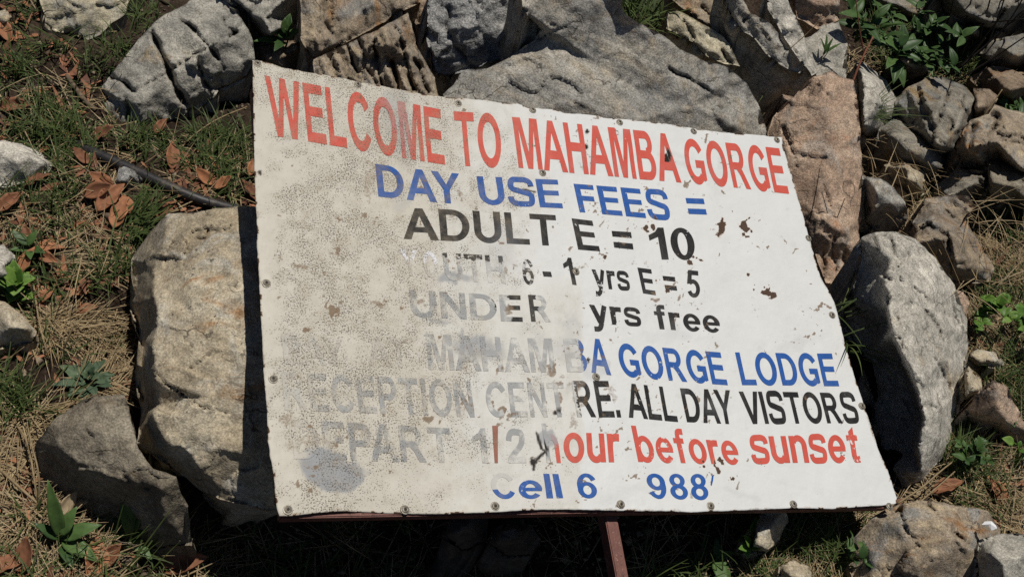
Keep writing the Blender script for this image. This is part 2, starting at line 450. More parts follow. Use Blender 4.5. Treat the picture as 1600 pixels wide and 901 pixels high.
# --- left of the sign
R('large yellow tan boulder under the left edge of the sign, cracked across its lower half', 'tan', .24,
  [(207, 402, .03), (235, 357, .10), (262, 335, .17), (330, 327, .21), (395, 322, .23), (450, 322, .23), (480, 600, .20), (480, 790, .09), (420, 796, .07), (345, 779, .07), (312, 766, .04), (272, 733, .06), (229, 702, .07), (214, 690, .03), (219, 640, 0), (211, 590, 0), (219, 520, 0), (199, 470, -.03)],
  pts=[(262, 372, .18), (300, 385, .205), (244, 420, .16), (300, 375, .21), (325, 358, .215), (242, 480, .185), (236, 540, .185), (241, 590, .18), (241, 640, .165), (262, 690, .15), (285, 700, .15), (340, 760, .10), (300, 500, .215), (380, 450, .235), (330, 620, .19), (390, 560, .215), (380, 700, .15), (290, 655, .175), (248, 632, .14)],
  cracks=[([(240, 580), (262, 600), (290, 618), (318, 636), (345, 643), (365, 646)], 1.7, .016), ([(268, 368), (290, 374), (318, 372), (330, 350)], 1.8, .012), ([(275, 372), (262, 395), (258, 420)], 2.5, .014), ([(335, 480), (322, 500), (312, 525)], 1.2, .004), ([(268, 500), (282, 520), (300, 540)], 1.2, .005)],
  rough=.6, chips=.45, warp=5, name='boulder', step=3.2, chip_size=.10, seed=31, under=.38)
R('squat grey brown boulder at the lower left, between the weeds and the tan boulder', 'olive', .13,
  [(55, 690, .05), (75, 660, .10), (150, 617, .14), (195, 617, .14), (206, 650, .13), (217, 700, .13), (240, 730, .12), (276, 746, .10), (293, 790, .05), (300, 850, -.02), (240, 856, -.06), (150, 835, -.07), (80, 790, -.06), (60, 745, -.02)],
  pts=[(95, 698, .10), (130, 722, .10), (175, 742, .10), (200, 750, .105), (250, 760, .10), (130, 670, .13), (190, 680, .135), (220, 735, .12), (150, 770, .025), (200, 800, .0), (255, 810, .04), (275, 800, .045)],
  cracks=[([(190, 742), (212, 758), (235, 764)], 3.5, .012)], rough=.7, chips=.5, name='boulder', seed=62)
R('broad grey boulder at the upper left, split by deep crossing cracks', 'grey', .20,
  [(161, 150, .0), (160, 135, .03), (185, 98, .10), (216, 60, .15), (246, 30, .20), (300, 2, .24), (345, -6, .25), (378, 28, .23), (394, 60, .19), (400, 95, .15), (384, 122, .09), (345, 141, .05), (338, 150, .08), (322, 160, .03), (306, 171, .02), (299, 165, .05), (290, 178, .02), (256, 195, 0), (215, 202, 0), (178, 195, 0), (162, 188, 0), (165, 165, .03)],
  pts=[(200, 105, .12), (240, 75, .18), (262, 112, .16), (205, 142, .10), (230, 160, .09), (285, 40, .215), (330, 70, .215), (300, 100, .175), (365, 55, .21), (385, 90, .165), (345, 105, .14), (322, 128, .12), (372, 118, .115), (185, 160, .06)],
  cracks=[([(237, 48), (248, 75), (262, 108), (275, 138), (287, 155), (298, 170)], 4.4, .05), ([(280, 30), (305, 48), (328, 72), (350, 108)], 3.4, .035), ([(265, 112), (300, 90), (330, 72), (372, 50)], 2.4, .02), ([(176, 123), (192, 130), (206, 143)], 3.4, .035), ([(206, 143), (235, 128), (262, 114)], 2.2, .016), ([(193, 152), (200, 170), (206, 195)], 2.8, .022), ([(310, 90), (316, 120), (330, 150)], 3.4, .032), ([(345, 10), (352, 40), (370, 52)], 2.4, .016)],
  rough=.8, chips=.8, name='boulder', seed=93, chip_size=.11, hs=.62, warp=4)
R('pale cream rock at the top left corner above the grass', 'cream', .16,
  [(62, -30, .11), (64, 0, .085), (68, 36, .04), (85, 48, .02), (108, 52, .01), (140, 64, .0), (166, 48, .03), (196, 20, .06), (222, -30, .10)],
  pts=[(100, 10, .10), (130, 30, .075), (150, 5, .10), (110, 42, .055), (180, 10, .08)],
  cracks=[([(105, 0), (118, 12), (128, 16)], 2.5, .012), ([(110, 26), (118, 40)], 2.5, .012)], hs=.5, chips=.5, name='rock', seed=124)
R('speckled grey rock at the top edge left of the brown stained rock', 'grey', .17,
  [(342, -25), (348, 4), (385, 20), (398, 48), (412, 62), (430, 68), (455, 55), (468, 30), (470, -25)], e0=.15, e1=1.1, cracks=[([(352, 2), (390, 24), (400, 48)], 2, .01)], seed=155)
R('small brown stone in shade behind the upper left corner of the sign', 'brown', .11,
  [(398, 70), (428, 70), (445, 62), (470, 66), (490, 95), (484, 122), (440, 118), (402, 100)], seed=156)
R('brown and grey stained rock face at the top, left of the layered rock', 'rust', .26,
  [(466, -25, .235), (467, 20, .208), (470, 62, .185), (490, 93, .15), (520, 78, .165), (560, 55, .18), (600, 33, .195), (655, 4, .213), (660, -25, .232)],
  pts=[(500, 40, .203), (560, 10, .214), (520, 70, .182), (600, 10, .213)], strata=.5, sdir=-75, rough=.6, chips=.5, cracks=[([(508, -10), (505, 30), (520, 55), (530, 75)], 4, .014), ([(575, -10), (570, 45)], 2, .008)], seed=186, name='rock')
R('layered grey and yellow rock with upright ribs above the sign', 'rust', .25,
  [(490, 96, .17), (530, 74, .20), (600, 42, .235), (636, 21, .25), (642, 40, .24), (648, 70, .215), (665, 95, .195), (680, 122, .175), (690, 175, .14), (600, 175, .14), (490, 150, .14)],
  pts=[(560, 80, .215), (560, 120, .185), (620, 60, .24), (575, 95, .19), (580, 70, .225), (600, 100, .185), (612, 70, .235), (622, 120, .18), (640, 95, .21), (655, 130, .178)],
  strata=1.3, sdir=-66, rough=.8, chips=.5, cracks=[([(560, 62), (570, 95), (585, 130)], 3.4, .03), ([(586, 66), (590, 100), (596, 134)], 3.2, .028), ([(606, 50), (614, 95), (622, 138)], 4.0, .036), ([(624, 62), (636, 100), (646, 140)], 3.0, .026), ([(638, 75), (654, 110), (668, 145)], 3.0, .026), ([(545, 72), (552, 100), (560, 125)], 2.0, .012), ([(618, 72), (622, 78), (610, 84)], 3, .02)], seed=217, name='rock', chip_size=.05)
R('narrow reddish brown rock wedged between the layered rock and the grey boulder', 'brown', .2,
  [(632, -25), (672, -25), (668, 40), (668, 90), (690, 120), (678, 126), (664, 95), (648, 68), (640, 24)], e0=.25, e1=.9, seed=218, strata=1.2, sdir=-70)
R('coarse dark grey rock with a rough broken face at the top centre', 'dark', .27,
  [(674, -30, .27), (668, 30, .235), (667, 60, .21), (675, 92, .18), (681, 115, .155), (700, 119, .155), (740, 106, .17), (790, 88, .19), (836, 62, .215), (838, 40, .24), (812, 14, .265), (800, -30, .30)],
  pts=[(700, 20, .255), (705, 70, .215), (745, 80, .21), (740, 20, .265), (790, 50, .24), (725, 95, .19), (697, 45, .225)], rough=1.5, chips=.9, cracks=[([(700, 10), (697, 45), (715, 75), (735, 100)], 5, .014)], seed=248, name='rock', chip_size=.06)
R('huge smooth grey slab rock rising behind the top edge of the sign', 'slab', .33,
  [(803, -40, .37), (930, -40, .38), (968, 0, .35), (978, 22, .335), (1012, 44, .31), (1052, 66, .285), (1102, 96, .245), (1136, 106, .222), (1166, 126, .195), (1186, 168, .155), (1199, 212, .11), (1180, 245, .08), (950, 235, .15), (720, 190, .17), (692, 148, .165), (722, 114, .19), (762, 104, .21), (800, 85, .24), (838, 61, .262), (846, 48, .285), (815, 12, .335)],
  pts=[(858, 62, .272), (870, 52, .298), (1000, 142, .224), (1080, 165, .196), (1150, 195, .148), (780, 120, .225), (850, 110, .244), (900, 160, .222), (1000, 190, .197), (930, 95, .253), (960, 40, .305), (1040, 100, .262), (1110, 140, .21), (1128, 148, .185), (1140, 128, .205)],
  cracks=[([(1045, 108), (1075, 122), (1100, 138), (1125, 150)], 2.2, .016), ([(1072, 150), (1074, 185)], 1.6, .01), ([(800, 5), (840, 28), (870, 42)], 1.8, .006), ([(838, 61), (870, 48), (888, 42)], 1.6, .008)],
  rough=.42, chips=.22, strata=.12, sdir=-28, name='boulder', seed=279, chip_size=.14, step=3.2)
# --- upper right
R('upright grey stone at the top edge beside the grass tuft', 'grey', .3, [(925, -30), (975, -30), (974, 22), (960, 12), (940, 5)], e0=.9, e1=1.1, seed=280)
R('cream faced rock with a shaded underside, right of the grass tuft', 'cream', .24,
  [(1040, 30, .20), (1044, 20, .21), (1058, 18, .22), (1080, 30, .22), (1102, 42, .215), (1126, 57, .205), (1141, 75, .195), (1158, 104, .175), (1136, 99, .17), (1116, 92, .173), (1098, 84, .178), (1080, 66, .188), (1058, 54, .195), (1039, 46, .198)],
  pts=[(1062, 34, .213), (1090, 60, .197), (1120, 80, .19)], under=.75, cracks=[([(1066, 24), (1076, 46), (1084, 62)], 2, .012), ([(1128, 80), (1138, 94), (1142, 100)], 3, .02)], strata=.25, sdir=-40, chips=.4, rough=.6, seed=310, chip_size=.06)
R('brown shaded rock at the top edge above the cream faced rock', 'rust', .2, [(1040, -30, .235), (1118, -30, .245), (1140, 20, .215), (1156, 52, .20), (1170, 94, .16), (1150, 86, .165), (1126, 56, .185), (1100, 38, .195), (1068, 16, .205), (1050, 2, .21)], pts=[(1110, 20, .212), (1136, 48, .20), (1090, 0, .22)], chips=.7, under=.6, cracks=[([(1096, 12), (1110, 24), (1112, 40)], 2.5, .015), ([(1120, -10), (1146, 36)], 2, .01)], seed=341)
R('narrow upper half of the split grey rock at the top right', 'pale', .26,
  [(1196, -20, .30), (1226, -20, .30), (1241, 21, .265), (1258, 58, .235), (1266, 86, .21), (1278, 113, .205), (1269, 119, .20), (1260, 107, .21), (1226, 62, .243), (1214, 38, .255), (1200, 16, .272)],
  pts=[(1222, 10, .285), (1236, 45, .258), (1255, 84, .234)], under=.75, strata=.25, sdir=-55, chips=.35, rough=.6, seed=372, chip_size=.06)
R('wide lower half of the split grey rock at the top right, black underneath', 'slab', .25,
  [(1118, -30, .30), (1150, -20, .30), (1172, 22, .268), (1194, 30, .262), (1208, 41, .252), (1227, 64, .235), (1262, 111, .20), (1266, 121, .19), (1238, 113, .195), (1216, 100, .205), (1202, 90, .21), (1190, 72, .22), (1178, 60, .225), (1160, 50, .232), (1140, 24, .25)],
  pts=[(1160, 15, .27), (1185, 45, .243), (1215, 75, .226), (1240, 100, .206), (1150, 20, .262)], under=.75, cracks=[([(1157, 46), (1160, 32), (1172, 26)], 1.8, .012)], strata=.3, sdir=-50, chips=.4, rough=.6, seed=373, chip_size=.06)
R('flat pinkish brown rock at the top right edge beside the bush', 'pink', .25, [(1236, -30, .26), (1312, -30, .26), (1314, 8, .235), (1308, 30, .21), (1292, 40, .195), (1276, 43, .185), (1258, 32, .195), (1243, 26, .20)], pts=[(1275, 10, .235), (1280, 33, .205)], under=.7, chips=.5, seed=403)
R('grey stone below the pinkish brown rock, under a thin weed', 'grey', .19, [(1252, 62, .19), (1266, 58, .195), (1284, 40, .205), (1312, 36, .205), (1324, 70, .18), (1322, 130, .13), (1290, 128, .14), (1276, 119, .15), (1262, 85, .175)], pts=[(1295, 80, .178)], chips=.3, rough=.6, seed=434)
R('tall reddish slab standing right of the sign corner, with a crumbly base', 'pink', .26,
  [(1302, 111, .235), (1318, 122, .235), (1333, 128, .23), (1337, 150, .215), (1343, 200, .18), (1349, 270, .13), (1346, 335, .08), (1344, 362, .05), (1350, 420, .01), (1338, 445, 0), (1290, 440, .0), (1262, 380, .05), (1230, 300, .10), (1196, 240, .10), (1198, 205, .12), (1206, 183, .14), (1240, 150, .18), (1272, 120, .22)],
  pts=[(1290, 150, .225), (1230, 200, .17), (1300, 230, .175), (1280, 300, .135), (1325, 320, .105), (1330, 180, .20), (1290, 345, .11), (1320, 365, .085), (1300, 400, .03)],
  cracks=[([(1278, 130), (1292, 148), (1302, 160)], 1.6, .007), ([(1283, 378), (1288, 400), (1286, 430)], 3, .012), ([(1304, 370), (1300, 395), (1308, 430)], 2.5, .014), ([(1326, 375), (1318, 400), (1322, 430)], 2.5, .012), ([(1236, 263), (1250, 255), (1270, 246)], 1.3, .006)],
  rough=.6, chips=.35, name='boulder', seed=465)
R('little pale pink stone beside the top of the reddish slab', 'pink', .17, [(1208, 158), (1222, 149), (1236, 152), (1238, 162), (1222, 172), (1210, 176)], e0=.6, e1=1, seed=466)
R('rounded light grey stone behind the reddish slab, under the broad leaves', 'pale', .17,
  [(1337, 97), (1352, 98), (1366, 110), (1384, 126), (1398, 145), (1408, 166), (1398, 190), (1386, 196), (1378, 208), (1356, 216), (1344, 205)], e0=.2, e1=.75, chips=.35, rough=.5, cracks=[([(1352, 190), (1375, 184), (1396, 190)], 3, .012)], seed=496)
R('small rounded stone half hidden by grass below the bush', 'olive', .13, [(1400, 88), (1420, 80), (1440, 84), (1450, 104), (1446, 122), (1420, 128), (1402, 112)], e0=.1, chips=.4, grow=0.11, seed=497)
R('fractured grey rock with pale edges at the right, above the flat grey rock', 'dim', .16,
  [(1407, 160), (1424, 138), (1446, 126), (1476, 127), (1508, 142), (1524, 152), (1520, 178), (1512, 200), (1500, 232), (1470, 240), (1436, 218), (1412, 190)], e0=.1, e1=.8,
  cracks=[([(1484, 132), (1478, 160), (1462, 205), (1456, 232)], 3, .025), ([(1507, 148), (1496, 180), (1478, 215)], 2.5, .02), ([(1420, 165), (1450, 158), (1480, 155)], 2, .01)], strata=1.0, sdir=-65, chips=1.2, grow=0.10, seed=527, chip_size=.055)
R('rust brown stone between two pale cracked rocks at the right edge', 'brown', .15, [(1522, 143), (1545, 142), (1558, 152), (1550, 168), (1542, 184), (1524, 190), (1519, 170)], e0=.4, e1=.8, grow=0.12, seed=528)
R('blocky tan rock with dark cracks at the right edge', 'rust', .17,
  [(1500, 232), (1512, 204), (1522, 190), (1544, 182), (1554, 168), (1580, 178), (1630, 188), (1630, 290), (1580, 262), (1560, 248), (1548, 268), (1512, 256)], e0=.15, e1=.85, cracks=[([(1522, 192), (1516, 230)], 3, .02), ([(1560, 180), (1542, 215), (1545, 250)], 3, .022), ([(1545, 215), (1600, 225)], 2, .012)], chips=1.4, grow=0.12, seed=558, chip_size=.05)
R('flat dull grey rock half buried in dry grass right of the slab', 'dim', .11, [(1372, 248), (1382, 205), (1405, 192), (1440, 212), (1466, 232), (1470, 262), (1440, 276), (1398, 272)], e0=.08, e1=.7, chips=.5, grow=0.16, seed=589)
R('grey stone with a dark hollow right of the slab, above the big pale boulder', 'slab', .16,
  [(1350, 276, .13), (1378, 281, .145), (1394, 296, .13), (1412, 318, .10), (1416, 334, .07), (1402, 358, .02), (1378, 366, .0), (1352, 345, .02)], pts=[(1368, 300, .145), (1392, 318, .12), (1365, 325, .115), (1375, 332, .06), (1360, 345, .03), (1390, 350, .03), (1404, 338, .06)], chips=.4, grow=0.08, seed=620)
R('buff stone poking from the straw at the right', 'tan', .10, [(1386, 262), (1420, 258), (1442, 272), (1443, 298), (1428, 306), (1400, 286)], grow=0.16, seed=621)
R('big pale grey boulder right of the sign with its near side in deep shade', 'pale', .30,
  [(1344, 372, .16), (1366, 361, .185), (1398, 360, .19), (1430, 370, .19), (1460, 404, .165), (1490, 446, .13), (1510, 500, .08), (1513, 540, .06), (1507, 600, .03), (1500, 650, .0), (1490, 692, -.01), (1468, 725, -.01), (1442, 752, -.01), (1405, 770, -.03), (1380, 730, -.04), (1368, 640, -.04), (1345, 560, -.03), (1318, 500, .0), (1326, 470, .07), (1342, 430, .12)],
  pts=[(1375, 390, .20), (1390, 405, .205), (1372, 425, .17), (1362, 425, .16), (1385, 470, .195), (1372, 478, .15), (1395, 520, .20), (1382, 505, .10), (1418, 560, .195), (1403, 560, .05), (1436, 610, .175), (1420, 612, .02), (1443, 650, .15), (1428, 655, .0), (1434, 700, .11), (1420, 705, -.01), (1440, 735, .06), (1450, 480, .18), (1475, 560, .14), (1470, 640, .115), (1460, 700, .075), (1350, 455, .12)],
  cracks=[([(1445, 480), (1462, 508), (1478, 535)], 2.8, .016), ([(1470, 470), (1476, 492), (1496, 496)], 2.3, .012), ([(1462, 560), (1475, 590), (1485, 605)], 2.8, .015), ([(1392, 370), (1398, 400), (1380, 425), (1392, 440)], 2.6, .016), ([(1400, 490), (1410, 512)], 2.4, .014), ([(1440, 400), (1462, 430), (1490, 470)], 1.6, .007), ([(1430, 640), (1452, 630), (1480, 648)], 2.2, .010), ([(1412, 440), (1440, 470), (1450, 520)], 1.4, .005)],
  rough=.6, chips=1.0, strata=.5, sdir=-58, name='boulder', seed=651, step=3.2)
R('tan and pink tinged rock at the right, below the flat boulders', 'rust', .15,
  [(1420, 382), (1436, 345), (1452, 316), (1480, 310), (1512, 312), (1520, 328), (1506, 346), (1526, 375), (1546, 412), (1540, 432), (1500, 434), (1470, 430), (1442, 402)], e0=.05, e1=.85, cracks=[([(1450, 350), (1480, 370), (1488, 425)], 3, .02), ([(1475, 330), (1500, 350)], 2, .012)], chips=1.3, grow=0.12, seed=682, chip_size=.055)
R('low grey slab in the shade at the right edge below the blocky tan rock', 'dim', .10, [(1470, 290), (1500, 268), (1546, 274), (1545, 300), (1510, 314), (1478, 310)], grow=0.18, seed=713)
R('wide greenish grey rock at the right edge among dry stalks', 'olive', .12, [(1545, 250), (1572, 258), (1630, 275), (1630, 330), (1590, 322), (1552, 312), (1546, 285)], grow=0.18, seed=744)
R('dark grey rock behind the twiggy shrub in the top right corner', 'dim', .2, [(1468, -30), (1640, -30), (1640, 40), (1590, 52), (1540, 48), (1500, 36), (1474, 20)], e0=.2, e1=1.1, grow=0.00, seed=775)
R('pale ledge of rock beneath the twiggy shrub', 'olive', .13, [(1478, 52), (1496, 38), (1530, 46), (1548, 56), (1540, 66), (1500, 64)], grow=0.16, seed=806, cat='rock')
R('brown grey rock at the right edge under the twigs', 'dim', .15, [(1536, 88), (1556, 66), (1595, 58), (1640, 70), (1640, 120), (1590, 112), (1556, 106)], grow=0.18, seed=837)
R('dark blocky stone at the right edge between the twigs and the tan rock', 'brown', .14, [(1522, 126), (1545, 108), (1588, 114), (1640, 130), (1640, 175), (1590, 170), (1562, 152), (1540, 140)], grow=0.18, seed=868)
R('small wedge of rock in the shade under the grass at the top right', 'dim', .09, [(1330, 10), (1345, -10), (1450, -25), (1460, 10), (1440, 30), (1400, 30)], grow=0.16, seed=899)
R('shaded brown rock under the split grey rock, above the slab', 'brown', .12, [(1165, 108), (1195, 100), (1240, 118), (1262, 128), (1238, 150), (1208, 160), (1190, 168), (1176, 140)], seed=900, e1=.8)
# --- right and lower right
R('reddish stone peeping out right of the big pale boulder', 'pink', .08, [(1490, 452), (1505, 455), (1514, 470), (1512, 505), (1502, 500), (1492, 470)], grow=0.00, seed=930)
R('flat tan stone in the grass right of the big pale boulder', 'tan', .06, [(1508, 556), (1528, 545), (1556, 550), (1570, 566), (1562, 575), (1520, 572)], seed=961, chips=.5)
R('yellow brown stone leaning on the lower right of the big pale boulder', 'tan', .11, [(1506, 580), (1514, 570), (1534, 595), (1534, 612), (1516, 622), (1504, 628)], seed=992)
R('mauve grey slab at the right edge beyond the big pale boulder', 'pink', .12, [(1508, 640, .06), (1530, 612, .11), (1552, 594, .14), (1574, 606, .12), (1590, 640, .08), (1615, 680, .04), (1630, 700, 0), (1590, 696, .0), (1545, 668, .0), (1515, 660, .0)], pts=[(1555, 620, .12), (1570, 655, .08), (1530, 645, .07)], chips=.4, cracks=[([(1530, 620), (1526, 655)], 1.6, .01)], seed=1023)
R('wide brown cracked rock at the bottom right below the sign corner', 'rust', .12,
  [(1322, 870, .01), (1330, 842, .03), (1362, 808, .07), (1404, 786, .09), (1440, 780, .10), (1500, 788, .10), (1546, 800, .08), (1562, 826, .06), (1556, 930, 0), (1450, 960, .02), (1345, 950, .01)],
  pts=[(1400, 820, .11), (1460, 820, .125), (1430, 880, .10), (1510, 850, .10), (1370, 860, .07)],
  cracks=[([(1412, 822), (1432, 848), (1456, 876)], 1.8, .012), ([(1450, 788), (1480, 822), (1520, 856)], 2.6, .02), ([(1385, 880), (1398, 910)], 2, .012), ([(1498, 880), (1494, 905)], 2.5, .015)], name='boulder', rough=.9, chips=.7, seed=1054)
R('blue grey granular rock in the bottom right corner', 'grey', .12, [(1526, 868), (1532, 842), (1560, 834), (1640, 832), (1640, 950), (1560, 950), (1530, 905)], e0=.3, e1=.8, chips=.5, cracks=[([(1550, 845), (1548, 870)], 2, .01)], seed=1085)
R('greenish tan stone below the sign edge, half in its shade', 'tan', .09, [(1172, 858), (1180, 815), (1196, 795), (1225, 795), (1232, 815), (1218, 845), (1196, 866)], seed=1116, chips=.4)
R('orange brown stone at the bottom edge beside the small leafy weed', 'tan', .07, [(1217, 915), (1218, 885), (1240, 875), (1262, 884), (1272, 905), (1262, 930), (1225, 930)], seed=1147, chips=.4)
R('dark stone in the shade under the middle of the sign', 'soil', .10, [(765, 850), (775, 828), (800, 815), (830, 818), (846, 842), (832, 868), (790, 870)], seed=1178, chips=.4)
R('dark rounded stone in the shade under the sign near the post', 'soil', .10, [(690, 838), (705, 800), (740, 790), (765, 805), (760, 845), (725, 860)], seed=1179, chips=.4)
# --- left ground
R('light grey flat stone lying in the grass at the left edge', 'pale', .05, [(-25, 224), (8, 220), (34, 224), (58, 236), (82, 254), (74, 268), (40, 284), (10, 292), (-25, 292)], e0=.2, e1=.7, chips=.5, rough=.6, seed=1209)
R('small dark grey stone beside the orange leaves and the pipe', 'dark', .05, [(178, 284), (184, 264), (196, 261), (214, 272), (224, 290), (205, 300), (188, 298)], seed=1240, chips=.6)
R('pale rounded stone at the left edge above the bright green weed', 'pale', .07, [(-25, 385), (4, 380), (22, 398), (24, 420), (12, 440), (-25, 452)], chips=.4, seed=1271)
R('orange brown stone at the left edge below the bright green weed', 'tan', .07, [(-25, 468), (10, 470), (36, 492), (56, 515), (52, 534), (20, 540), (-25, 548)], chips=.4, seed=1302)
R('small buff stone in the top left corner', 'tan', .05, [(-20, 20), (6, 14), (20, 26), (14, 40), (-20, 44)], chips=.4, seed=1333)
R('small square stone at the bottom of the tan boulder, touching its ledge', 'olive', .09, [(230, 690, .05), (238, 634, .13), (247, 631, .135), (252, 660, .12), (268, 690, .10), (262, 722, .04), (240, 716, .03)], seed=1364, chips=.3)

print('rocks', time.time() - T0)
# ------------------------------------------------------------------ the sign: bent sheet on a rusty frame with one leg
def sgn(u, v, wz):                                            # sign coordinates (metres along, up, out) -> world
    u, v, wz = np.broadcast_arrays(np.asarray(u, float), v, wz)
    return to_world(SC + np.multiply.outer(u, SA) + np.multiply.outer(v, SBU) + np.multiply.outer(wz, SN))
SIGN_W = RW @ SN
DENTS = [(.30, .62, .10, -.004), (.05, .45, .06, .003), (.55, .03, .08, .003), (.15, .02, .05, -.003), (.42, .70, .03, -.004), (.78, .40, .15, .003), (.93, .25, .08, -.003), (.45, .12, .03, .003), (.66, .60, .04, -.003)]
def bulge(u, v):
    s = np.shape(u); p = np.stack([np.ravel(u), np.ravel(v), np.zeros(np.size(u))], 1)
    z = fbm(p * 6, 2, 55) * .0016 + fbm(p * 22, 2, 56) * .0004
    for du, dv, r, d in DENTS: z = z + d * .7 * np.exp(-((p[:, 0] - du) ** 2 + (p[:, 1] - dv) ** 2) / r ** 2)
    e = np.minimum(np.minimum(p[:, 0], 1 - p[:, 0]), np.minimum(p[:, 1], SBL - p[:, 1]))
    z = z + np.exp(-(np.maximum(e, 0) / .02) ** 2) * fbm(p * 16 + 4, 2, 58) * .0022     # buckled rim
    return z.reshape(s)
TOP = [(396, 95), (420, 98), (441, 105), (480, 112), (520, 119), (560, 127), (600, 134), (630, 140), (660, 146), (692, 150), (735, 153), (760, 155), (790, 158), (812, 160), (826, 166), (870, 170), (885, 176), (930, 179), (950, 184), (990, 187), (1050, 194), (1112, 203), (1160, 208), (1222, 213)]
LEFT = [(437, 805), (432, 785), (429, 745), (424, 720), (420, 690), (418, 640), (414, 600), (411, 550), (409, 500), (407, 450), (403, 400), (401, 330), (399, 250), (398, 170), (396, 95)]
BOT = [(437, 805), (455, 804.5), (480, 802), (520, 798), (560, 797), (610, 799), (640, 800), (700, 801), (760, 800), (800, 797), (850, 794), (900, 794), (960, 795), (1020, 797), (1080, 798), (1110, 796), (1160, 794), (1230, 792), (1300, 792), (1350, 788), (1390, 785), (1400, 783)]
RIGHT = [(1400, 783), (1401, 774), (1388, 735), (1372, 700), (1362, 668), (1352, 640), (1340, 600), (1331, 570), (1322, 545), (1314, 510), (1302, 470), (1293, 450), (1282, 428), (1274, 400), (1266, 370), (1254, 330), (1247, 310), (1240, 280), (1230, 245), (1222, 213)]
NU, NV = 460, 330
def edge_uv(line, n):
    L = np.array(line, float); u, v = on_sign(L[:, 0], L[:, 1])
    d = np.r_[0, np.cumsum(np.hypot(np.diff(u), np.diff(v)))]; t = np.linspace(0, d[-1], n)
    return np.stack([np.interp(t, d, u), np.interp(t, d, v)], 1)
eb, et, el, er = edge_uv(BOT, NU), edge_uv(TOP, NU), edge_uv(LEFT, NV), edge_uv(RIGHT, NV)
jag = lambda n, s: (fbm(np.c_[np.linspace(0, n * .22, n), np.zeros(n), np.full(n, s)], 3, int(s * 7)) * .0007)
et[1:-1, 1] += jag(NU, 2.5)[1:-1]; eb[1:-1, 1] += jag(NU, 3.5)[1:-1] * .6; el[1:-1, 0] += jag(NV, 4.5)[1:-1]; er[1:-1, 0] += jag(NV, 5.5)[1:-1]
s_, t_ = np.meshgrid(np.linspace(0, 1, NU), np.linspace(0, 1, NV)); s3, t3 = s_[..., None], t_[..., None]
UV = (1 - t3) * eb[None] + t3 * et[None] + (1 - s3) * el[:, None] + s3 * er[:, None] - ((1 - s3) * (1 - t3) * eb[0] + s3 * (1 - t3) * eb[-1] + (1 - s3) * t3 * et[0] + s3 * t3 * et[-1])
PU, PV = UV[..., 0].ravel(), UV[..., 1].ravel()
PZ = bulge(PU, PV)
PXW = sgn(PU, PV, 0); PXC = (PXW - CAM_LOC) @ RW; PPX, PPY = project(PXC)
# stains, rust, dirt and wear, each a mark with its own place on the sheet
p3 = np.c_[PPX * .02, PPY * .02, np.zeros(len(PU))]
nA, nB = fbm(p3, 5, 301), fbm(p3 * 3.1, 4, 302)
dirt = sstep(930, 560, PPX + nA * 70 + (PPY - 450) * .12) * .85 + .12
dirt *= .78 + .22 * sstep(-.7, .5, nB); dirt *= 1 - .55 * sstep(470, 400, PPX + nB * 18)
dirt *= 1 - .3 * sstep(.25, .7, fbm(p3 * 1.1 + 8, 4, 303))
dirt = np.maximum(dirt, .75 * sstep(240, 150, PPY + nA * 30 + (PPX - 400) * -.12) * sstep(720, 640, PPX + nB * 20))
dirt = np.maximum(dirt, .95 * np.exp(-((PPX - 690 + nA * 60) / 170) ** 2) * sstep(140, 260, PPY) * sstep(800, 700, PPY + nB * 20) * (.75 + .25 * nB))
strip = sstep(914, 902, PPX + nB * 3) * sstep(425, 470, PPY + nA * 14)       # the sheet's older half ends at a straight seam
dirt = np.clip(np.maximum(dirt, .5 * strip * sstep(-.6, .4, nB)), 0, 1)
tone = np.clip(np.maximum(sstep(900, 620, PPX + nA * 40) * .9, .42 * strip), 0, 1)
white = np.zeros(len(PU)); brown = np.zeros(len(PU)); grey = np.zeros(len(PU)); rust = np.zeros(len(PU)); hole = np.zeros(len(PU))
def blob(arr, x, y, rx, ry, amt=1.0, rag=.5, ang=0, soft=.35):
    c, s = math.cos(math.radians(ang)), math.sin(math.radians(ang))
    m = (np.abs(PPX - x) < 2.6 * max(rx, ry) + 6) & (np.abs(PPY - y) < 2.6 * max(rx, ry) + 6)
    dx, dy = PPX[m] - x, PPY[m] - y
    d = np.hypot((dx * c + dy * s) / rx, (-dx * s + dy * c) / ry)
    d = d * (1 + rag * fbm(np.c_[PPX[m] * (1.6 / (rx + ry)) , PPY[m] * (1.6 / (rx + ry)), np.full(m.sum(), x * .1)], 4, 77))
    arr[m] = np.maximum(arr[m], amt * sstep(1 + soft, 1 - soft, d))
for x, y, rx, ry, a in [(1127, 359, 9, 11, 0), (1010, 356, 5, 6, 0), (1020, 355, 4, 6, 0), (1162, 355, 7, 11, 0), (1199, 460, 9, 6, 20), (1208, 462, 6, 7, 0), (1190, 457, 4, 3, 0), (1078, 412, 7, 3, 35), (1095, 408, 4, 3, 0), (1168, 430, 4, 3, 0),
                       (1126, 718, 8, 4, 60), (1122, 733, 7, 4, 50), (1100, 728, 5, 4, 0), (1146, 747, 3.5, 3.5, 0), (1128, 352, 6, 4, 0), (968, 381, 5, 4, 0), (949, 620, 5, 4, 0), (1043, 455, 5, 4, 0), (945, 402, 4, 4, 0), (1082, 402, 5, 3, 20)]:
    blob(rust, x, y, rx * .8, ry * .8, 1, .6, a, .3)
for x, y, r in [(407, 270, 3), (1042, 251, 6), (915, 230, 3.5), (899, 424, 4), (917, 206, 3), (919, 563, 2.5), (833, 722, 5), (867, 645, 3)]:
    blob(hole, x, y, r, r * 1.1, 1, .4, 0, .2); blob(rust, x, y, r * 1.7, r * 1.7, .3, .6, 0, .6)
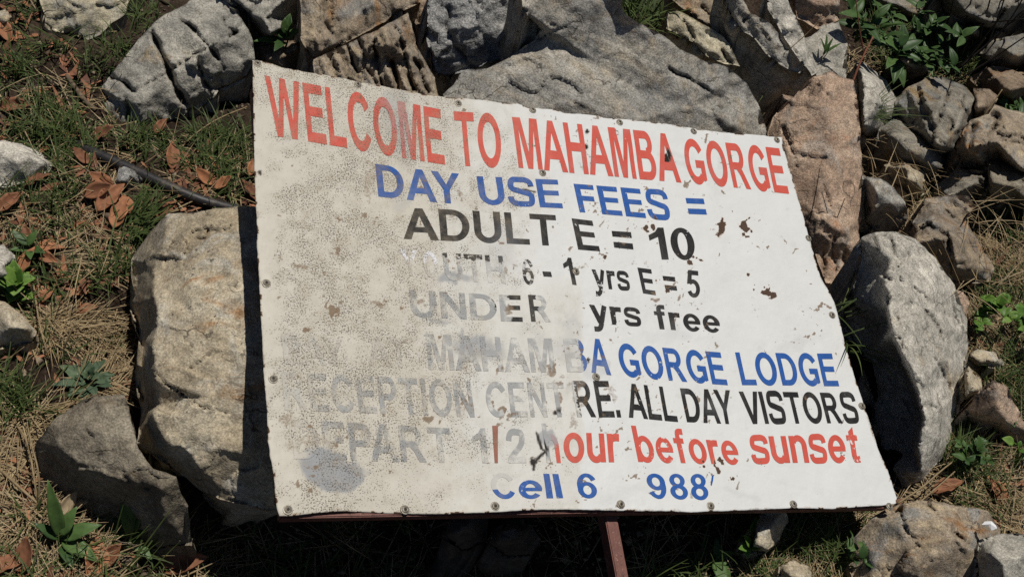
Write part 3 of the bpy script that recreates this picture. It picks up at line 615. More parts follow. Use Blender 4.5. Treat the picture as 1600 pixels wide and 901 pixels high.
for i, (x0, y0, x1, y1, wd) in enumerate([(838, 676, 845, 700, 2.2), (845, 700, 852, 704, 1.6), (852, 704, 836, 722, 2), (836, 722, 834, 733, 2.5), (803, 297, 822, 295, 1.6), (822, 295, 836, 299, 1.3)]):
    m = (PPX > min(x0, x1) - 8) & (PPX < max(x0, x1) + 8) & (PPY > min(y0, y1) - 8) & (PPY < max(y0, y1) + 8)
    d = seg_dist(PPX[m] + nB[m] * 2, PPY[m] + nA[m], [(x0, y0), (x1, y1)]); hole[m] = np.maximum(hole[m], sstep(wd * 1.3, wd * .5, d))
    brown[m] = np.maximum(brown[m], .5 * sstep(5, 1, d))
blob(grey, 506, 734, 38, 32, .95, .3, 10, .1); blob(grey, 540, 746, 31, 22, .95, .35, 0, .1); blob(grey, 700, 432, 11, 9, .9, .4, 0, .3); blob(grey, 722, 432, 16, 5, .75, .5, 25, .5)
blob(grey, 852, 685, 13, 10, .8, .5, 0, .2); blob(grey, 752, 545, 34, 12, .75, .6, 8, .7); blob(grey, 740, 535, 14, 10, .85, .6, 0, .6); blob(grey, 680, 501, 26, 3, .6, .4, 10, .5); blob(grey, 785, 390, 22, 26, .25, .7, 0, .8); blob(grey, 630, 212, 14, 48, .5, .6, -5, .8); blob(grey, 880, 545, 26, 20, .3, .7, 0, .8); blob(grey, 455, 545, 10, 20, .18, .6, 0, .8); blob(grey, 1040, 475, 60, 18, .06, .6, 0, .8)
for x, y, rx, ry, a in [(582, 280, 9, 14, .5), (528, 390, 5, 8, .7), (527, 388, 10, 4, .4), (522, 486, 7, 5, .85), (480, 515, 6, 4, .9), (620, 542, 6, 5, .6), (594, 479, 7, 5, .6), (628, 482, 5, 3, .7), (475, 417, 13, 5, .6), (450, 550, 9, 4, .5), (572, 336, 4, 4, .7), (447, 655, 10, 8, .5), (672, 656, 5, 4, .9), (783, 645, 6, 9, .9), (798, 648, 6, 4, .7), (790, 485, 6, 5, .7), (735, 640, 10, 7, .5), (718, 632, 8, 10, .4), (860, 580, 6, 9, .7), (842, 576, 4, 7, .5), (868, 600, 14, 5, .6), (875, 625, 6, 12, .7), (898, 618, 6, 20, .55), (718, 302, 4, 7, .6), (790, 420, 4, 9, .6), (1024, 470, 5, 4, .8), (655, 400, 7, 5, .4), (700, 408, 6, 5, .7), (482, 690, 34, 9, .45), (455, 645, 6, 14, .4), (592, 690, 24, 5, .35), (620, 697, 30, 4, .35), (660, 470, 5, 4, .6), (465, 756, 4, 4, .8), (484, 766, 4, 4, .8), (494, 729, 4, 4, .8), (816, 412, 20, 14, .35), (955, 610, 9, 5, .5), (960, 622, 8, 4, .5), (560, 258, 24, 12, .18), (600, 330, 60, 40, .12), (560, 600, 60, 30, .12), (700, 500, 60, 40, .1), (500, 640, 40, 14, .2), (725, 575, 8, 10, .5), (640, 790, 30, 6, .2)]:
    blob(brown, x, y, rx, ry, a, .8, 0, .55)
rb = np.random.default_rng(12)
for k in range(150):
    x = 430 + 520 * rb.beta(1.1, 1.3); y = rb.uniform(150, 790); blob(brown, x, y, rb.uniform(1.2, 3.6), rb.uniform(1.0, 3.0), rb.uniform(.4, .95), .8, 0, .5)
for k in range(260):
    x = rb.uniform(800, 1390) if k % 3 else rb.uniform(860, 1120); y = rb.uniform(200, 790); a = rb.uniform(0, 180); blob(brown, x, y, rb.uniform(1.5, 6), rb.uniform(.7, 1.9), rb.uniform(.3, .95), .8, a, .4)
for k in range(26):
    x = rb.uniform(860, 1380); y = rb.uniform(200, 780); blob(grey, x, y, rb.uniform(8, 28), rb.uniform(2, 9), rb.uniform(.05, .16), .8, rb.uniform(-20, 20), .8)
for x0, y0, x1, y1 in [(1217, 465, 1240, 505), (1185, 312, 1200, 360), (1190, 330, 1205, 420), (1150, 240, 1160, 330), (1155, 533, 1190, 528), (1190, 528, 1210, 520), (1240, 760, 1258, 790), (470, 400, 505, 408), (1152, 485, 1153, 510), (1296, 470, 1310, 540), (420, 610, 500, 614), (700, 700, 720, 701)]:
    m = (PPX > min(x0, x1) - 6) & (PPX < max(x0, x1) + 6) & (PPY > min(y0, y1) - 6) & (PPY < max(y0, y1) + 6)
    brown[m] = np.maximum(brown[m], .35 * sstep(1.6, .3, seg_dist(PPX[m] + nB[m] * 2.5, PPY[m] + nB[m], [(x0, y0), (x1, y1)])))
edge_d = np.minimum(np.minimum(s_, 1 - s_).ravel() * 1.0, np.minimum(t_, 1 - t_).ravel() * SBL)
rust = np.maximum(rust, sstep(.0045, .001, edge_d) * sstep(.15, .5, fbm(p3 * 5, 3, 340)) * .8)
brown = np.maximum(brown, sstep(.012, .0, edge_d) * sstep(.0, .6, fbm(p3 * 2.5, 3, 341)) * .5)

def sign_nodes(n, letters):
    uv = n.new('ShaderNodeAttribute', attribute_name='suv').outputs['Vector']
    at = lambda k: n.attr(k)
    big = n.noise(uv, 14, 5, .6)
    clean = n.mix(big, (.58, .588, .575), (.66, .665, .655))
    cream = n.mix(n.noise(uv, 22, 5, .65), (.45, .42, .35), (.565, .535, .46))
    col = n.mix(at('tone'), clean, cream)
    ghostmix = n.mix(n.noise(uv, 30, 4), (.20, .215, .225), (.30, .31, .315))
    if letters:
        ink = n.attr('ink', 'Color')
        wear = at('wear')
        w1 = n.noise(uv, 70, 6, .72, .3); w2 = n.noise(n.scale(uv, (1, 1.5, 1), (0, 0, .6)), 170, 3, .6)
        wn = n.math('ADD', n.math('MULTIPLY', w1, .65), n.math('MULTIPLY', w2, .35))
        thr = n.maprange(wear, 0, 1, .335, .72)
        m = n.maprange(wn, n.math('SUBTRACT', thr, .012), n.math('ADD', thr, .012))
        gm = n.maprange(n.noise(uv, 34, 6, .72), .35, .55, .05, .92)
        gm = n.math('MULTIPLY', gm, at('ghost'))
        under = n.mix(gm, col, ghostmix)
        iv = n.mix(n.noise(uv, 40, 4), (.86, .86, .86), (1.12, 1.12, 1.12)); inkc = n.mix(1.0, ink, iv, 'MULTIPLY')
        col = n.mix(m, under, inkc)
    col = n.mix(at('grey'), col, n.mix(n.noise(uv, 60, 4), (.235, .25, .268), (.32, .33, .34)))
    # mildew specks
    dirt = at('dirt')
    s1 = n.noise(uv, 470, 2, .6); s2 = n.noise(uv, 150, 4, .7)
    sd = n.math('ADD', dirt, n.math('MULTIPLY', n.math('SUBTRACT', n.noise(uv, 24, 6, .7), .5), n.math('MULTIPLY', dirt, 2.0)))
    thr = n.maprange(sd, 0, 1.1, .74, .505)
    sp = n.maprange(s1, thr, n.math('ADD', thr, .05))
    thr2 = n.maprange(dirt, 0, 1, .80, .60)
    sp2 = n.maprange(s2, thr2, n.math('ADD', thr2, .09))
    col = n.mix(n.math('MULTIPLY', sp2, .55), col, (.20, .15, .095))
    col = n.mix(n.math('MULTIPLY', sp, .85), col, (.06, .05, .036))
    film = n.maprange(n.noise(uv, 45, 6, .7), .35, .7)
    col = n.mix(n.math('MULTIPLY', n.math('MULTIPLY', film, dirt), .42), col, (.32, .265, .19))
    st = n.maprange(n.noise(n.scale(uv, (60, 7, 1)), 1.0, 5, .65), .52, .75)
    col = n.mix(n.math('MULTIPLY', n.math('MULTIPLY', st, n.math('ADD', dirt, .12)), .22), col, (.30, .25, .18))
    br = at('brown'); bn = n.noise(uv, 260, 4, .7)
    col = n.mix(n.math('MULTIPLY', n.maprange(n.math('ADD', br, n.math('MULTIPLY', n.math('SUBTRACT', bn, .5), .9)), .3, .75), .85), col, n.mix(bn, (.10, .062, .035), (.24, .16, .09)))
    rs = at('rust'); rn = n.noise(uv, 120, 5, .7)
    halo = n.math('MULTIPLY', n.maprange(rs, .05, .6), .3)
    rm = n.maprange(n.math('ADD', rs, n.math('MULTIPLY', n.math('SUBTRACT', rn, .5), .9)), .55, .66)
    col = n.mix(halo, col, (.45, .30, .17))
    col = n.mix(rm, col, n.mix(n.noise(uv, 200, 4, .7), (.035, .022, .016), (.11, .065, .04)))
    col = n.mix(at('hole'), col, (.012, .008, .006))
    hgt = n.math('ADD', n.math('MULTIPLY', n.noise(uv, 60, 5, .6), .6), n.math('MULTIPLY', n.noise(uv, 13, 4, .5), 4.5))
    hgt = n.math('SUBTRACT', hgt, n.math('MULTIPLY', rm, .5))
    hgt = n.math('SUBTRACT', hgt, n.math('MULTIPLY', at('hole'), 1.2))
    n.put(n.p.inputs['Metallic'], 0.0)
    rough = n.maprange(dirt, 0, 1, .42, .75)
    n.done(col, rough, .22, n.bump(hgt, .45, .003))
    return n.m
PANEL_M = sign_nodes(N('worn_white_sheet'), False)
PAINT_M = sign_nodes(N('worn_lettering_paint'), True)
n = N('rusty_red_primer'); co = n.coord()
c = n.ramp(n.noise(co, 35, 6, .65), [(.3, (.10, .042, .032)), (.55, (.165, .065, .05)), (.75, (.20, .105, .08))])
c = n.mix(n.maprange(n.noise(co, 120, 5, .7), .56, .66), c, (.06, .032, .022))
c = n.mix(n.maprange(n.noise(co, 210, 3, .7), .61, .68, 0, .6), c, (.34, .23, .18))
FRAME_M = n.done(c, .6, .35, n.bump(n.noise(co, 160, 4, .6), .5, .002))
n = N('weathered_zinc'); co = n.coord()
c = n.ramp(n.noise(co, 300, 4, .6), [(.3, (.10, .085, .065)), (.6, (.26, .235, .19)), (.8, (.38, .36, .31))])
n.put(n.p.inputs['Metallic'], .5); ZINC_M = n.done(c, .55, .5)
n = N('dark_rubber_core'); CORE_M = n.done((.02, .016, .013), .7, .3)

SIGN = empty('sign', sgn(.55, -.02, -.03), 'weathered white metal sign with red, blue and black lettering, leaning back on the rocks', 'sign')
pa = dict(suv=np.c_[PU, PV, np.zeros(len(PU))], dirt=dirt, tone=tone, brown=brown, grey=grey, rust=rust, hole=hole)
ii = (np.arange(NV - 1)[:, None] * NU + np.arange(NU - 1)[None]).ravel()
top = np.stack([ii, ii + 1, ii + NU + 1, ii + NU], 1); nP = len(PU)
rim = np.r_[np.arange(NU), np.arange(1, NV) * NU + NU - 1, (NV - 1) * NU + np.arange(NU - 2, -1, -1), np.arange(NV - 2, 0, -1) * NU]
rn_ = np.roll(rim, -1)
side = np.stack([rim, rim + nP, rn_ + nP, rn_], 1)
panel = mesh_obj('panel', np.vstack([sgn(PU, PV, PZ), sgn(PU, PV, PZ - .0012)]), np.vstack([top, top[:, ::-1] + nP, side]), PANEL_M, SIGN, attrs={k: np.concatenate([v, v]) for k, v in pa.items()})

RED, BLUE, BLACK, WHT = (.53, .085, .06), (.018, .085, .31), (.013, .0135, .0145), (.70, .71, .74)
WORDS = [  # line, text, corners of its ink (top left, top right, bottom right, bottom left), colour, [(place along the word, wear)], ghost
 (0, 'WELCOME', (415, 117), (691, 168), (698, 257), (425, 213), RED, [(0, .06), (1, .08)], .5),
 (0, 'TO', (711, 171), (781, 176), (788, 262), (718, 258), RED, [(0, .12), (1, .06)], .5),
 (0, 'MAHAMBA', (802, 181), (1053, 210), (1065, 285), (812, 261), RED, [(0, .10), (.55, .2), (1, .08)], .0),
 (0, 'GORGE', (1065, 214), (1219, 229), (1234, 302), (1077, 286), RED, [(0, .04), (1, .04)], .0),
 (1, 'DAY', (588, 255), (719, 270), (723, 319), (593, 306), BLUE, [(0, .10), (1, .05)], .6),
 (1, 'USE', (746, 272), (873, 278), (881, 325), (752, 319), BLUE, [(0, .05), (.5, .28), (1, .1)], .3),
 (1, 'FEES', (897, 284), (1041, 296), (1050, 345), (907, 331), BLUE, [(0, .16), (.6, .22), (1, .05)], .0),
 (1, '=', (1071, 309), (1099, 310), (1104, 335), (1076, 334), BLUE, [(0, .08), (1, .08)], .0),
 (2, 'ADULT', (628, 323), (869, 335), (874, 384), (632, 373), BLACK, [(0, .14), (.3, .18), (1, .08)], .4),
 (2, 'E', (894, 340), (927, 344), (938, 392), (904, 389), BLACK, [(0, .22), (1, .22)], .0),
 (2, '=', (956, 360), (986, 362), (990, 389), (960, 386), BLACK, [(0, .25), (1, .25)], .0),
 (2, '10', (1011, 354), (1081, 356), (1088, 406), (1020, 405), BLACK, [(0, .12), (1, .2)], .0),
 (3, 'Y', (625, 389), (652, 391), (656, 432), (630, 430), WHT, [(0, .62), (1, .62)], .2),
 (3, 'O', (660, 391), (683, 393), (687, 434), (664, 432), WHT, [(0, .60), (1, .60)], .2),
 (3, 'UTH', (692, 394), (786, 399), (792, 442), (697, 437), BLACK, [(0, .72), (.5, .8), (1, .9)], .55),
 (3, '6', (815, 403), (832, 405), (837, 444), (820, 443), BLACK, [(0, .42), (1, .38)], .6),
 (3, '-', (848, 423), (861, 424), (863, 432), (850, 431), BLACK, [(0, .3), (1, .3)], .5),
 (3, '1', (878, 401), (893, 402), (901, 445), (886, 443), BLACK, [(0, .16), (1, .16)], .4),
 (3, 'yrs', (924, 418), (981, 423), (988, 464), (930, 462), BLACK, [(0, .3), (.4, .3), (1, .1)], .0),
 (3, 'E', (996, 417), (1018, 420), (1025, 460), (1005, 457), BLACK, [(0, .2), (1, .2)], .0),
 (3, '=', (1035, 430), (1054, 432), (1058, 453), (1040, 451), BLACK, [(0, .22), (1, .3)], .0),
 (3, '5', (1071, 421), (1091, 423), (1094, 465), (1075, 463), BLACK, [(0, .12), (1, .12)], .0),
 (4, 'UND', (640, 452), (775, 459), (779, 500), (643, 495), BLACK, [(0, 1.2), (.9, 1.2), (.97, .6), (1, .45)], 1.0),
 (4, 'E', (781, 459), (815, 460), (818, 501), (784, 500), BLACK, [(0, 1.0), (.35, .75), (.6, .25), (1, .15)], .9),
 (4, 'R', (826, 459), (856, 461), (861, 502), (831, 501), BLACK, [(0, .15), (.45, .3), (.65, 1.1), (1, 1.2)], 1.0),
 (4, 'yrs', (920, 473), (999, 480), (1006, 519), (927, 517), BLACK, [(0, .2), (.5, .32), (1, .12)], .0),
 (4, 'free', (1019, 474), (1120, 482), (1127, 519), (1027, 513), BLACK, [(0, .2), (1, .1)], .0),
 (5, 'PAY', (440, 522), (538, 526), (543, 572), (445, 568), BLUE, [(0, 1.2), (1, 1.2)], .32),
 (5, 'AT', (570, 526), (636, 529), (641, 575), (575, 571), BLUE, [(0, 1.2), (1, 1.2)], .30),
 (5, 'MAHAM', (665, 521), (862, 528), (868, 581), (670, 577), BLUE, [(0, 1.2), (1, 1.2)], .85),
 (5, 'B', (880, 528), (912, 529), (919, 581), (886, 580), BLUE, [(0, 1.2), (.62, 1.1), (.85, .3), (1, .1)], .6),
 (5, 'A', (918, 527), (948, 530), (955, 585), (924, 581), BLUE, [(0, .05), (1, .05)], .0),
 (5, 'GORGE', (962, 534), (1126, 548), (1138, 600), (972, 587), BLUE, [(0, .06), (.35, .3), (.7, .2), (1, .1)], .0),
 (5, 'LODGE', (1148, 548), (1300, 549), (1312, 601), (1160, 600), BLUE, [(0, .04), (1, .03)], .0),
 (6, 'RECEPTION', (440, 580), (735, 594), (742, 652), (446, 641), BLACK, [(0, 1.2), (1, 1.2)], [(0, .3), (.13, .4), (.22, .8), (1, 1)]),
 (6, 'CENT', (757, 595), (880, 596), (888, 651), (762, 651), BLACK, [(0, 1.2), (1, 1.1)], .95),
 (6, 'RE.', (893, 594), (960, 594), (970, 651), (901, 651), BLACK, [(0, .75), (.12, .35), (.35, .16), (1, .14)], .6),
 (6, 'ALL', (975, 597), (1050, 603), (1060, 657), (982, 651), BLACK, [(0, .22), (1, .12)], .0),
 (6, 'DAY', (1063, 604), (1141, 607), (1150, 660), (1074, 657), BLACK, [(0, .05), (1, .06)], .0),
 (6, 'VISTORS', (1154, 607), (1333, 609), (1345, 659), (1166, 661), BLACK, [(0, .04), (1, .05)], .0),
 (7, 'DEPART', (455, 655), (702, 668), (708, 722), (460, 716), BLACK, [(0, 1.2), (1, 1.2)], [(0, .1), (.12, .3), (.17, 1), (1, 1)]),
 (7, '1', (737, 668), (758, 668), (763, 722), (742, 722), BLACK, [(0, 1.2), (1, 1.2)], .9),
 (7, '/', (769, 664), (778, 664), (778, 722), (773, 722), (.26, .10, .07), [(0, .12), (1, .12)], .6),
 (7, '2', (789, 668), (818, 669), (823, 722), (794, 722), RED, [(0, 1.0), (.8, .74), (1, .66)], 1.0),
 (7, 'h', (846, 660), (868, 661), (876, 722), (854, 722), RED, [(0, 1.1), (.5, .9), (.66, .2), (1, .08)], .9),
 (7, 'our', (878, 675), (966, 676), (970, 722), (882, 722), RED, [(0, .08), (1, .12)], .0),
 (7, 'before', (985, 663), (1146, 672), (1158, 724), (997, 721), RED, [(0, .12), (.2, .3), (1, .08)], .0),
 (7, 'sunset', (1166, 667), (1336, 664), (1345, 721), (1176, 723), RED, [(0, .05), (.85, .05), (.95, .3), (1, .35)], .0),
 (8, 'C', (764, 737), (800, 738), (806, 778), (771, 778), BLUE, [(0, .9), (1, .8)], .3),
 (8, 'ell', (809, 738), (872, 739), (880, 777), (811, 778), BLUE, [(0, .3), (.5, .2), (1, .12)], .3),
 (8, '6', (898, 738), (928, 738), (935, 777), (905, 776), BLUE, [(0, .12), (1, .2)], .0),
 (8, '988', (1006, 738), (1103, 738), (1108, 779), (1016, 778), BLUE, [(0, .08), (.5, .2), (1, .05)], .0),
 (8, "'", (1109, 739), (1115, 739), (1114, 757), (1110, 756), BLUE, [(0, .1), (1, .1)], .0),
]
LINE_LABEL = ['red painted words reading WELCOME TO MAHAMBA GORGE', 'blue painted words reading DAY USE FEES =', 'black painted words reading ADULT E = 10', 'flaking black words about youth fees', 'half faded black words ending yrs free',
              'faded and blue words ending A GORGE LODGE', 'faded and black words ending ALL DAY VISTORS', 'faded and red words ending hour before sunset', 'blue painted words starting Cell 6']
def grid_sample(u, v, arr):                                   # marks on the sheet, read where a letter lies
    ui = np.clip((u - .0) / 1.0, 0, 1) * (NU - 1); vi = np.clip(v / SBL, 0, 1) * (NV - 1)
    g = arr.reshape(NV, NU)
    return g[np.rint(vi).astype(int), np.rint(ui).astype(int)]
# bold sans letters drawn here: each glyph is a list of polygons (cap height 1) and a width
def g_rect(x0, y0, x1, y1): return [(x0, y0), (x1, y0), (x1, y1), (x0, y1)]
def g_arc(cx, cy, rx, ry, a0, a1, tx, ty, k=16):              # part of a ring between two ellipses
    A = np.radians(np.linspace(a0, a1, k))
    return [(cx + rx * math.cos(a), cy + ry * math.sin(a)) for a in A] + [(cx + (rx - tx) * math.cos(a), cy + (ry - ty) * math.sin(a)) for a in A[::-1]]
def g_ring(cx, cy, rx, ry, tx, ty): return [g_arc(cx, cy, rx, ry, 0, 182, tx, ty), g_arc(cx, cy, rx, ry, 180, 362, tx, ty)]
def g_stroke(pts, t, it=2):
    P = np.array(pts, float)
    for _ in range(it):                                       # Chaikin rounding
        q = [P[0]]
        for a, b in zip(P[:-1], P[1:]): q += [a * .75 + b * .25, a * .25 + b * .75]
        P = np.array(q + [P[-1]])
    d = np.gradient(P, axis=0); d /= np.linalg.norm(d, axis=1)[:, None]; nn = np.c_[-d[:, 1], d[:, 0]] * t / 2
    return [tuple(p) for p in P + nn] + [tuple(p) for p in (P - nn)[::-1]]
def g_S(w, h, t):
    pts = [(.93, .70), (.90, .86), (.72, .93), (.48, .925), (.20, .92), (.12, .73), (.16, .58), (.40, .535), (.62, .48), (.88, .43), (.90, .25), (.84, .09), (.52, .075), (.22, .075), (.10, .16), (.075, .31)]
    return [g_stroke([(x * w, y * h) for x, y in pts], t)]
_tail = [(.60, .72), (.40, .10), (.33, -.12), (.24, -.20), (.06, -.19)]
GL = {
 'E': ([[(0, 0), (.76, 0), (.76, .17), (.205, .17), (.205, .44), (.70, .44), (.70, .605), (.205, .605), (.205, .83), (.74, .83), (.74, 1), (0, 1)]], .76),
 'L': ([[(0, 0), (.70, 0), (.70, .17), (.205, .17), (.205, 1), (0, 1)]], .70),
 'F': ([[(0, 0), (.205, 0), (.205, .42), (.64, .42), (.64, .59), (.205, .59), (.205, .83), (.70, .83), (.70, 1), (0, 1)]], .70),
 'T': ([[(.31, 0), (.51, 0), (.51, .83), (.82, .83), (.82, 1), (0, 1), (0, .83), (.31, .83)]], .82),
 'H': ([[(0, 0), (.205, 0), (.205, .43), (.60, .43), (.60, 0), (.805, 0), (.805, 1), (.60, 1), (.60, .605), (.205, .605), (.205, 1), (0, 1)]], .805),
 'I': ([g_rect(0, 0, .205, 1)], .205), 'l': ([g_rect(0, 0, .195, 1)], .195),
 'M': ([[(0, 0), (.185, 0), (.185, .78), (.385, 0), (.585, 0), (.785, .78), (.785, 0), (.97, 0), (.97, 1), (.665, 1), (.485, .31), (.305, 1), (0, 1)]], .97),
 'N': ([[(0, 0), (.19, 0), (.19, .66), (.60, 0), (.80, 0), (.80, 1), (.61, 1), (.61, .34), (.205, 1), (0, 1)]], .80),
 'V': ([[(.36, 0), (.58, 0), (.94, 1), (.72, 1), (.47, .26), (.22, 1), (0, 1)]], .94),
 'W': ([[(.28, 0), (.5, 0), (.67, .70), (.84, 0), (1.06, 0), (1.34, 1), (1.13, 1), (.95, .30), (.78, 1), (.56, 1), (.39, .30), (.21, 1), (0, 1)]], 1.34),
 'A': ([[(0, 0), (.22, 0), (.50, .78), (.60, 1), (.385, 1)], [(.99, 0), (.765, 0), (.485, .78), (.385, 1), (.60, 1)], [(.27, .23), (.72, .23), (.66, .40), (.33, .40)]], .99),
 'Y': ([[(.36, 0), (.565, 0), (.565, .42), (.93, 1), (.69, 1), (.465, .60), (.235, 1), (0, 1), (.36, .42)]], .93),
 'O': (g_ring(.49, .5, .49, .515, .215, .175), .98), '0': (g_ring(.335, .5, .335, .51, .20, .15), .67),
 'C': ([g_arc(.49, .5, .49, .515, 32, 328, .215, .175, 30)], .93),
 'G': ([g_arc(.49, .5, .49, .515, 32, 312, .215, .175, 30), g_rect(.50, .36, .93, .53), [(.725, .37), (.93, .37), (.93, .10), (.80, .06), (.725, .19)]], .95),
 'U': ([g_rect(0, .37, .205, 1), g_rect(.60, .37, .805, 1), g_arc(.4025, .375, .4025, .39, 179, 361, .205, .175)], .805),
 'D': ([g_rect(0, 0, .205, 1), g_rect(.2, .83, .39, 1), g_rect(.2, 0, .39, .17), g_arc(.385, .5, .475, .5, -91, 91, .21, .17)], .86),
 'P': ([g_rect(0, 0, .205, 1), g_rect(.2, .835, .46, 1), g_rect(.2, .37, .46, .535), g_arc(.455, .685, .30, .315, -91, 91, .205, .165)], .755),
 'R': ([g_rect(0, 0, .205, 1), g_rect(.2, .835, .48, 1), g_rect(.2, .41, .48, .575), g_arc(.475, .705, .31, .295, -91, 91, .205, .165), [(.33, .42), (.60, .44), (.70, .30), (.89, 0), (.645, 0), (.47, .29)]], .89),
 'B': ([g_rect(0, 0, .205, 1), g_rect(.2, .835, .46, 1), g_rect(.2, .43, .48, .59), g_rect(.2, 0, .48, .165), g_arc(.455, .74, .29, .26, -91, 91, .195, .165), g_arc(.475, .295, .325, .295, -91, 91, .205, .165)], .80),
 'S': (g_S(.84, 1.02, .19), .84), 's': (g_S(.64, .74, .165), .64),
 '1': ([[(.25, 0), (.445, 0), (.445, 1), (.285, 1), (.19, .86), (0, .75), (0, .58), (.25, .70)]], .445),
 '2': ([g_stroke([(.10, .66), (.12, .80), (.22, .93), (.40, .93), (.58, .90), (.58, .70), (.52, .52), (.30, .32), (.13, .14)], .19), g_rect(.02, 0, .66, .17)], .67),
 '5': ([g_rect(.12, .83, .62, 1), [(.12, 1), (.31, 1), (.245, .50), (.02, .48)], g_arc(.32, .325, .335, .34, -155, 138, .195, .155, 24)], .655),
 '6': (g_ring(.335, .325, .335, .335, .19, .15) + [g_arc(.37, .49, .37, .52, 32, 190, .195, .155, 20)], .68),
 '9': ([[(.68 - x, 1 - y) for x, y in p] for p in g_ring(.335, .325, .335, .335, .19, .15) + [g_arc(.37, .49, .37, .52, 32, 190, .195, .155, 20)]], .68),
 '8': (g_ring(.335, .735, .285, .275, .175, .14) + g_ring(.335, .285, .335, .30, .19, .15), .67),
 'o': (g_ring(.365, .355, .365, .375, .2, .155), .73),
 'e': ([g_arc(.355, .355, .355, .375, 2, 322, .195, .15, 28), g_rect(.12, .29, .70, .425)], .71),
 'r': ([g_rect(0, 0, .195, .72), g_stroke([(.10, .36), (.13, .58), (.28, .63), (.45, .62)], .19)], .46),
 'n': ([g_rect(0, 0, .195, .72), g_rect(.465, 0, .66, .47), g_arc(.345, .44, .315, .30, -2, 150, .195, .165)], .66),
 'h': ([g_rect(0, 0, .195, 1), g_rect(.465, 0, .66, .47), g_arc(.345, .44, .315, .30, -2, 150, .195, .165)], .66),
 'u': ([g_rect(.465, 0, .66, .72), g_rect(0, .25, .195, .72), g_arc(.315, .28, .315, .30, 178, 330, .195, .165)], .66),
 'b': ([g_rect(0, 0, .19, 1)] + g_ring(.37, .355, .355, .375, .195, .155), .725),
 't': ([[(.12, .15), (.315, .15), (.315, .94), (.12, .82)], g_rect(0, .57, .44, .72), g_stroke([(.217, .30), (.217, .08), (.30, .075), (.44, .085)], .17)], .44),
 'f': ([g_rect(.11, 0, .305, .74), g_rect(0, .57, .42, .72), g_stroke([(.207, .60), (.207, .86), (.27, .925), (.46, .915)], .175)], .47),
 'y': ([[(0, .72), (.21, .72), (.40, .20), (.33, -.02), (.25, .04)], g_stroke(_tail, .19, 1)], .70),
 '=': ([g_rect(0, .0, .7, .17), g_rect(0, .33, .7, .50)], .7), '-': ([g_rect(0, .3, .4, .48)], .4),
 '/': ([[(0, 0), (.12, 0), (.12, 1), (0, 1)]], .12), "'": ([[(0, .62), (.06, .60), (.12, .78), (.14, 1), (.07, .95)]], .14), '.': ([g_rect(0, 0, .2, .2)], .2),
}
KERN = {'AY': -.16, 'PA': -.10, 'AT': -.12, 'RT': .0, 'LT': -.06, 'AV': -.1, 'TO': -.02, 'LO': -.02}
def glyphs(text):
    x = 0; polys = []
    for i, ch in enumerate(text):
        if i: x += (.13 if ch.isupper() or ch.isdigit() else .10) + KERN.get(text[i - 1] + ch, 0) - (.08 if ch in 'AVY' or text[i - 1] in 'AVY' else 0)
        ps, w_ = GL[ch]; polys += [[(px + x, py) for px, py in p] for p in ps]; x += w_
    vs, fs = [], []
    for p in polys:
        A = sum(p[i][0] * p[(i + 1) % len(p)][1] - p[(i + 1) % len(p)][0] * p[i][1] for i in range(len(p)))
        if A < 0: p = p[::-1]
        fs.append(list(range(len(vs), len(vs) + len(p)))); vs += [Vector(q) for q in p]
    r = delaunay_2d_cdt(vs, [], fs, 1, 1e-5)                  # the union of the strokes as one flat sheet
    bm = bmesh.new(); bv = [bm.verts.new((v.x, v.y, 0)) for v in r[0]]
    for f, src in zip(r[2], r[5]):
        if not src: continue                                  # a counter, not ink
        try: bm.faces.new([bv[i] for i in f])
        except ValueError: pass
    for v in [v for v in bm.verts if not v.link_faces]: bm.verts.remove(v)
    return bm
VERT = {'C': [(0, .1), (.33, .2), (.42, 1.2), (1, 1.2)], 'UTH': [(0, 1.2), (.7, 1.2), (.78, .45), (1, .35)], 'Y': [(0, 1.1), (.45, .6), (1, .25)], 'O': [(0, 1.2), (.42, 1.1), (.55, .35), (1, .25)]}
lines = {}
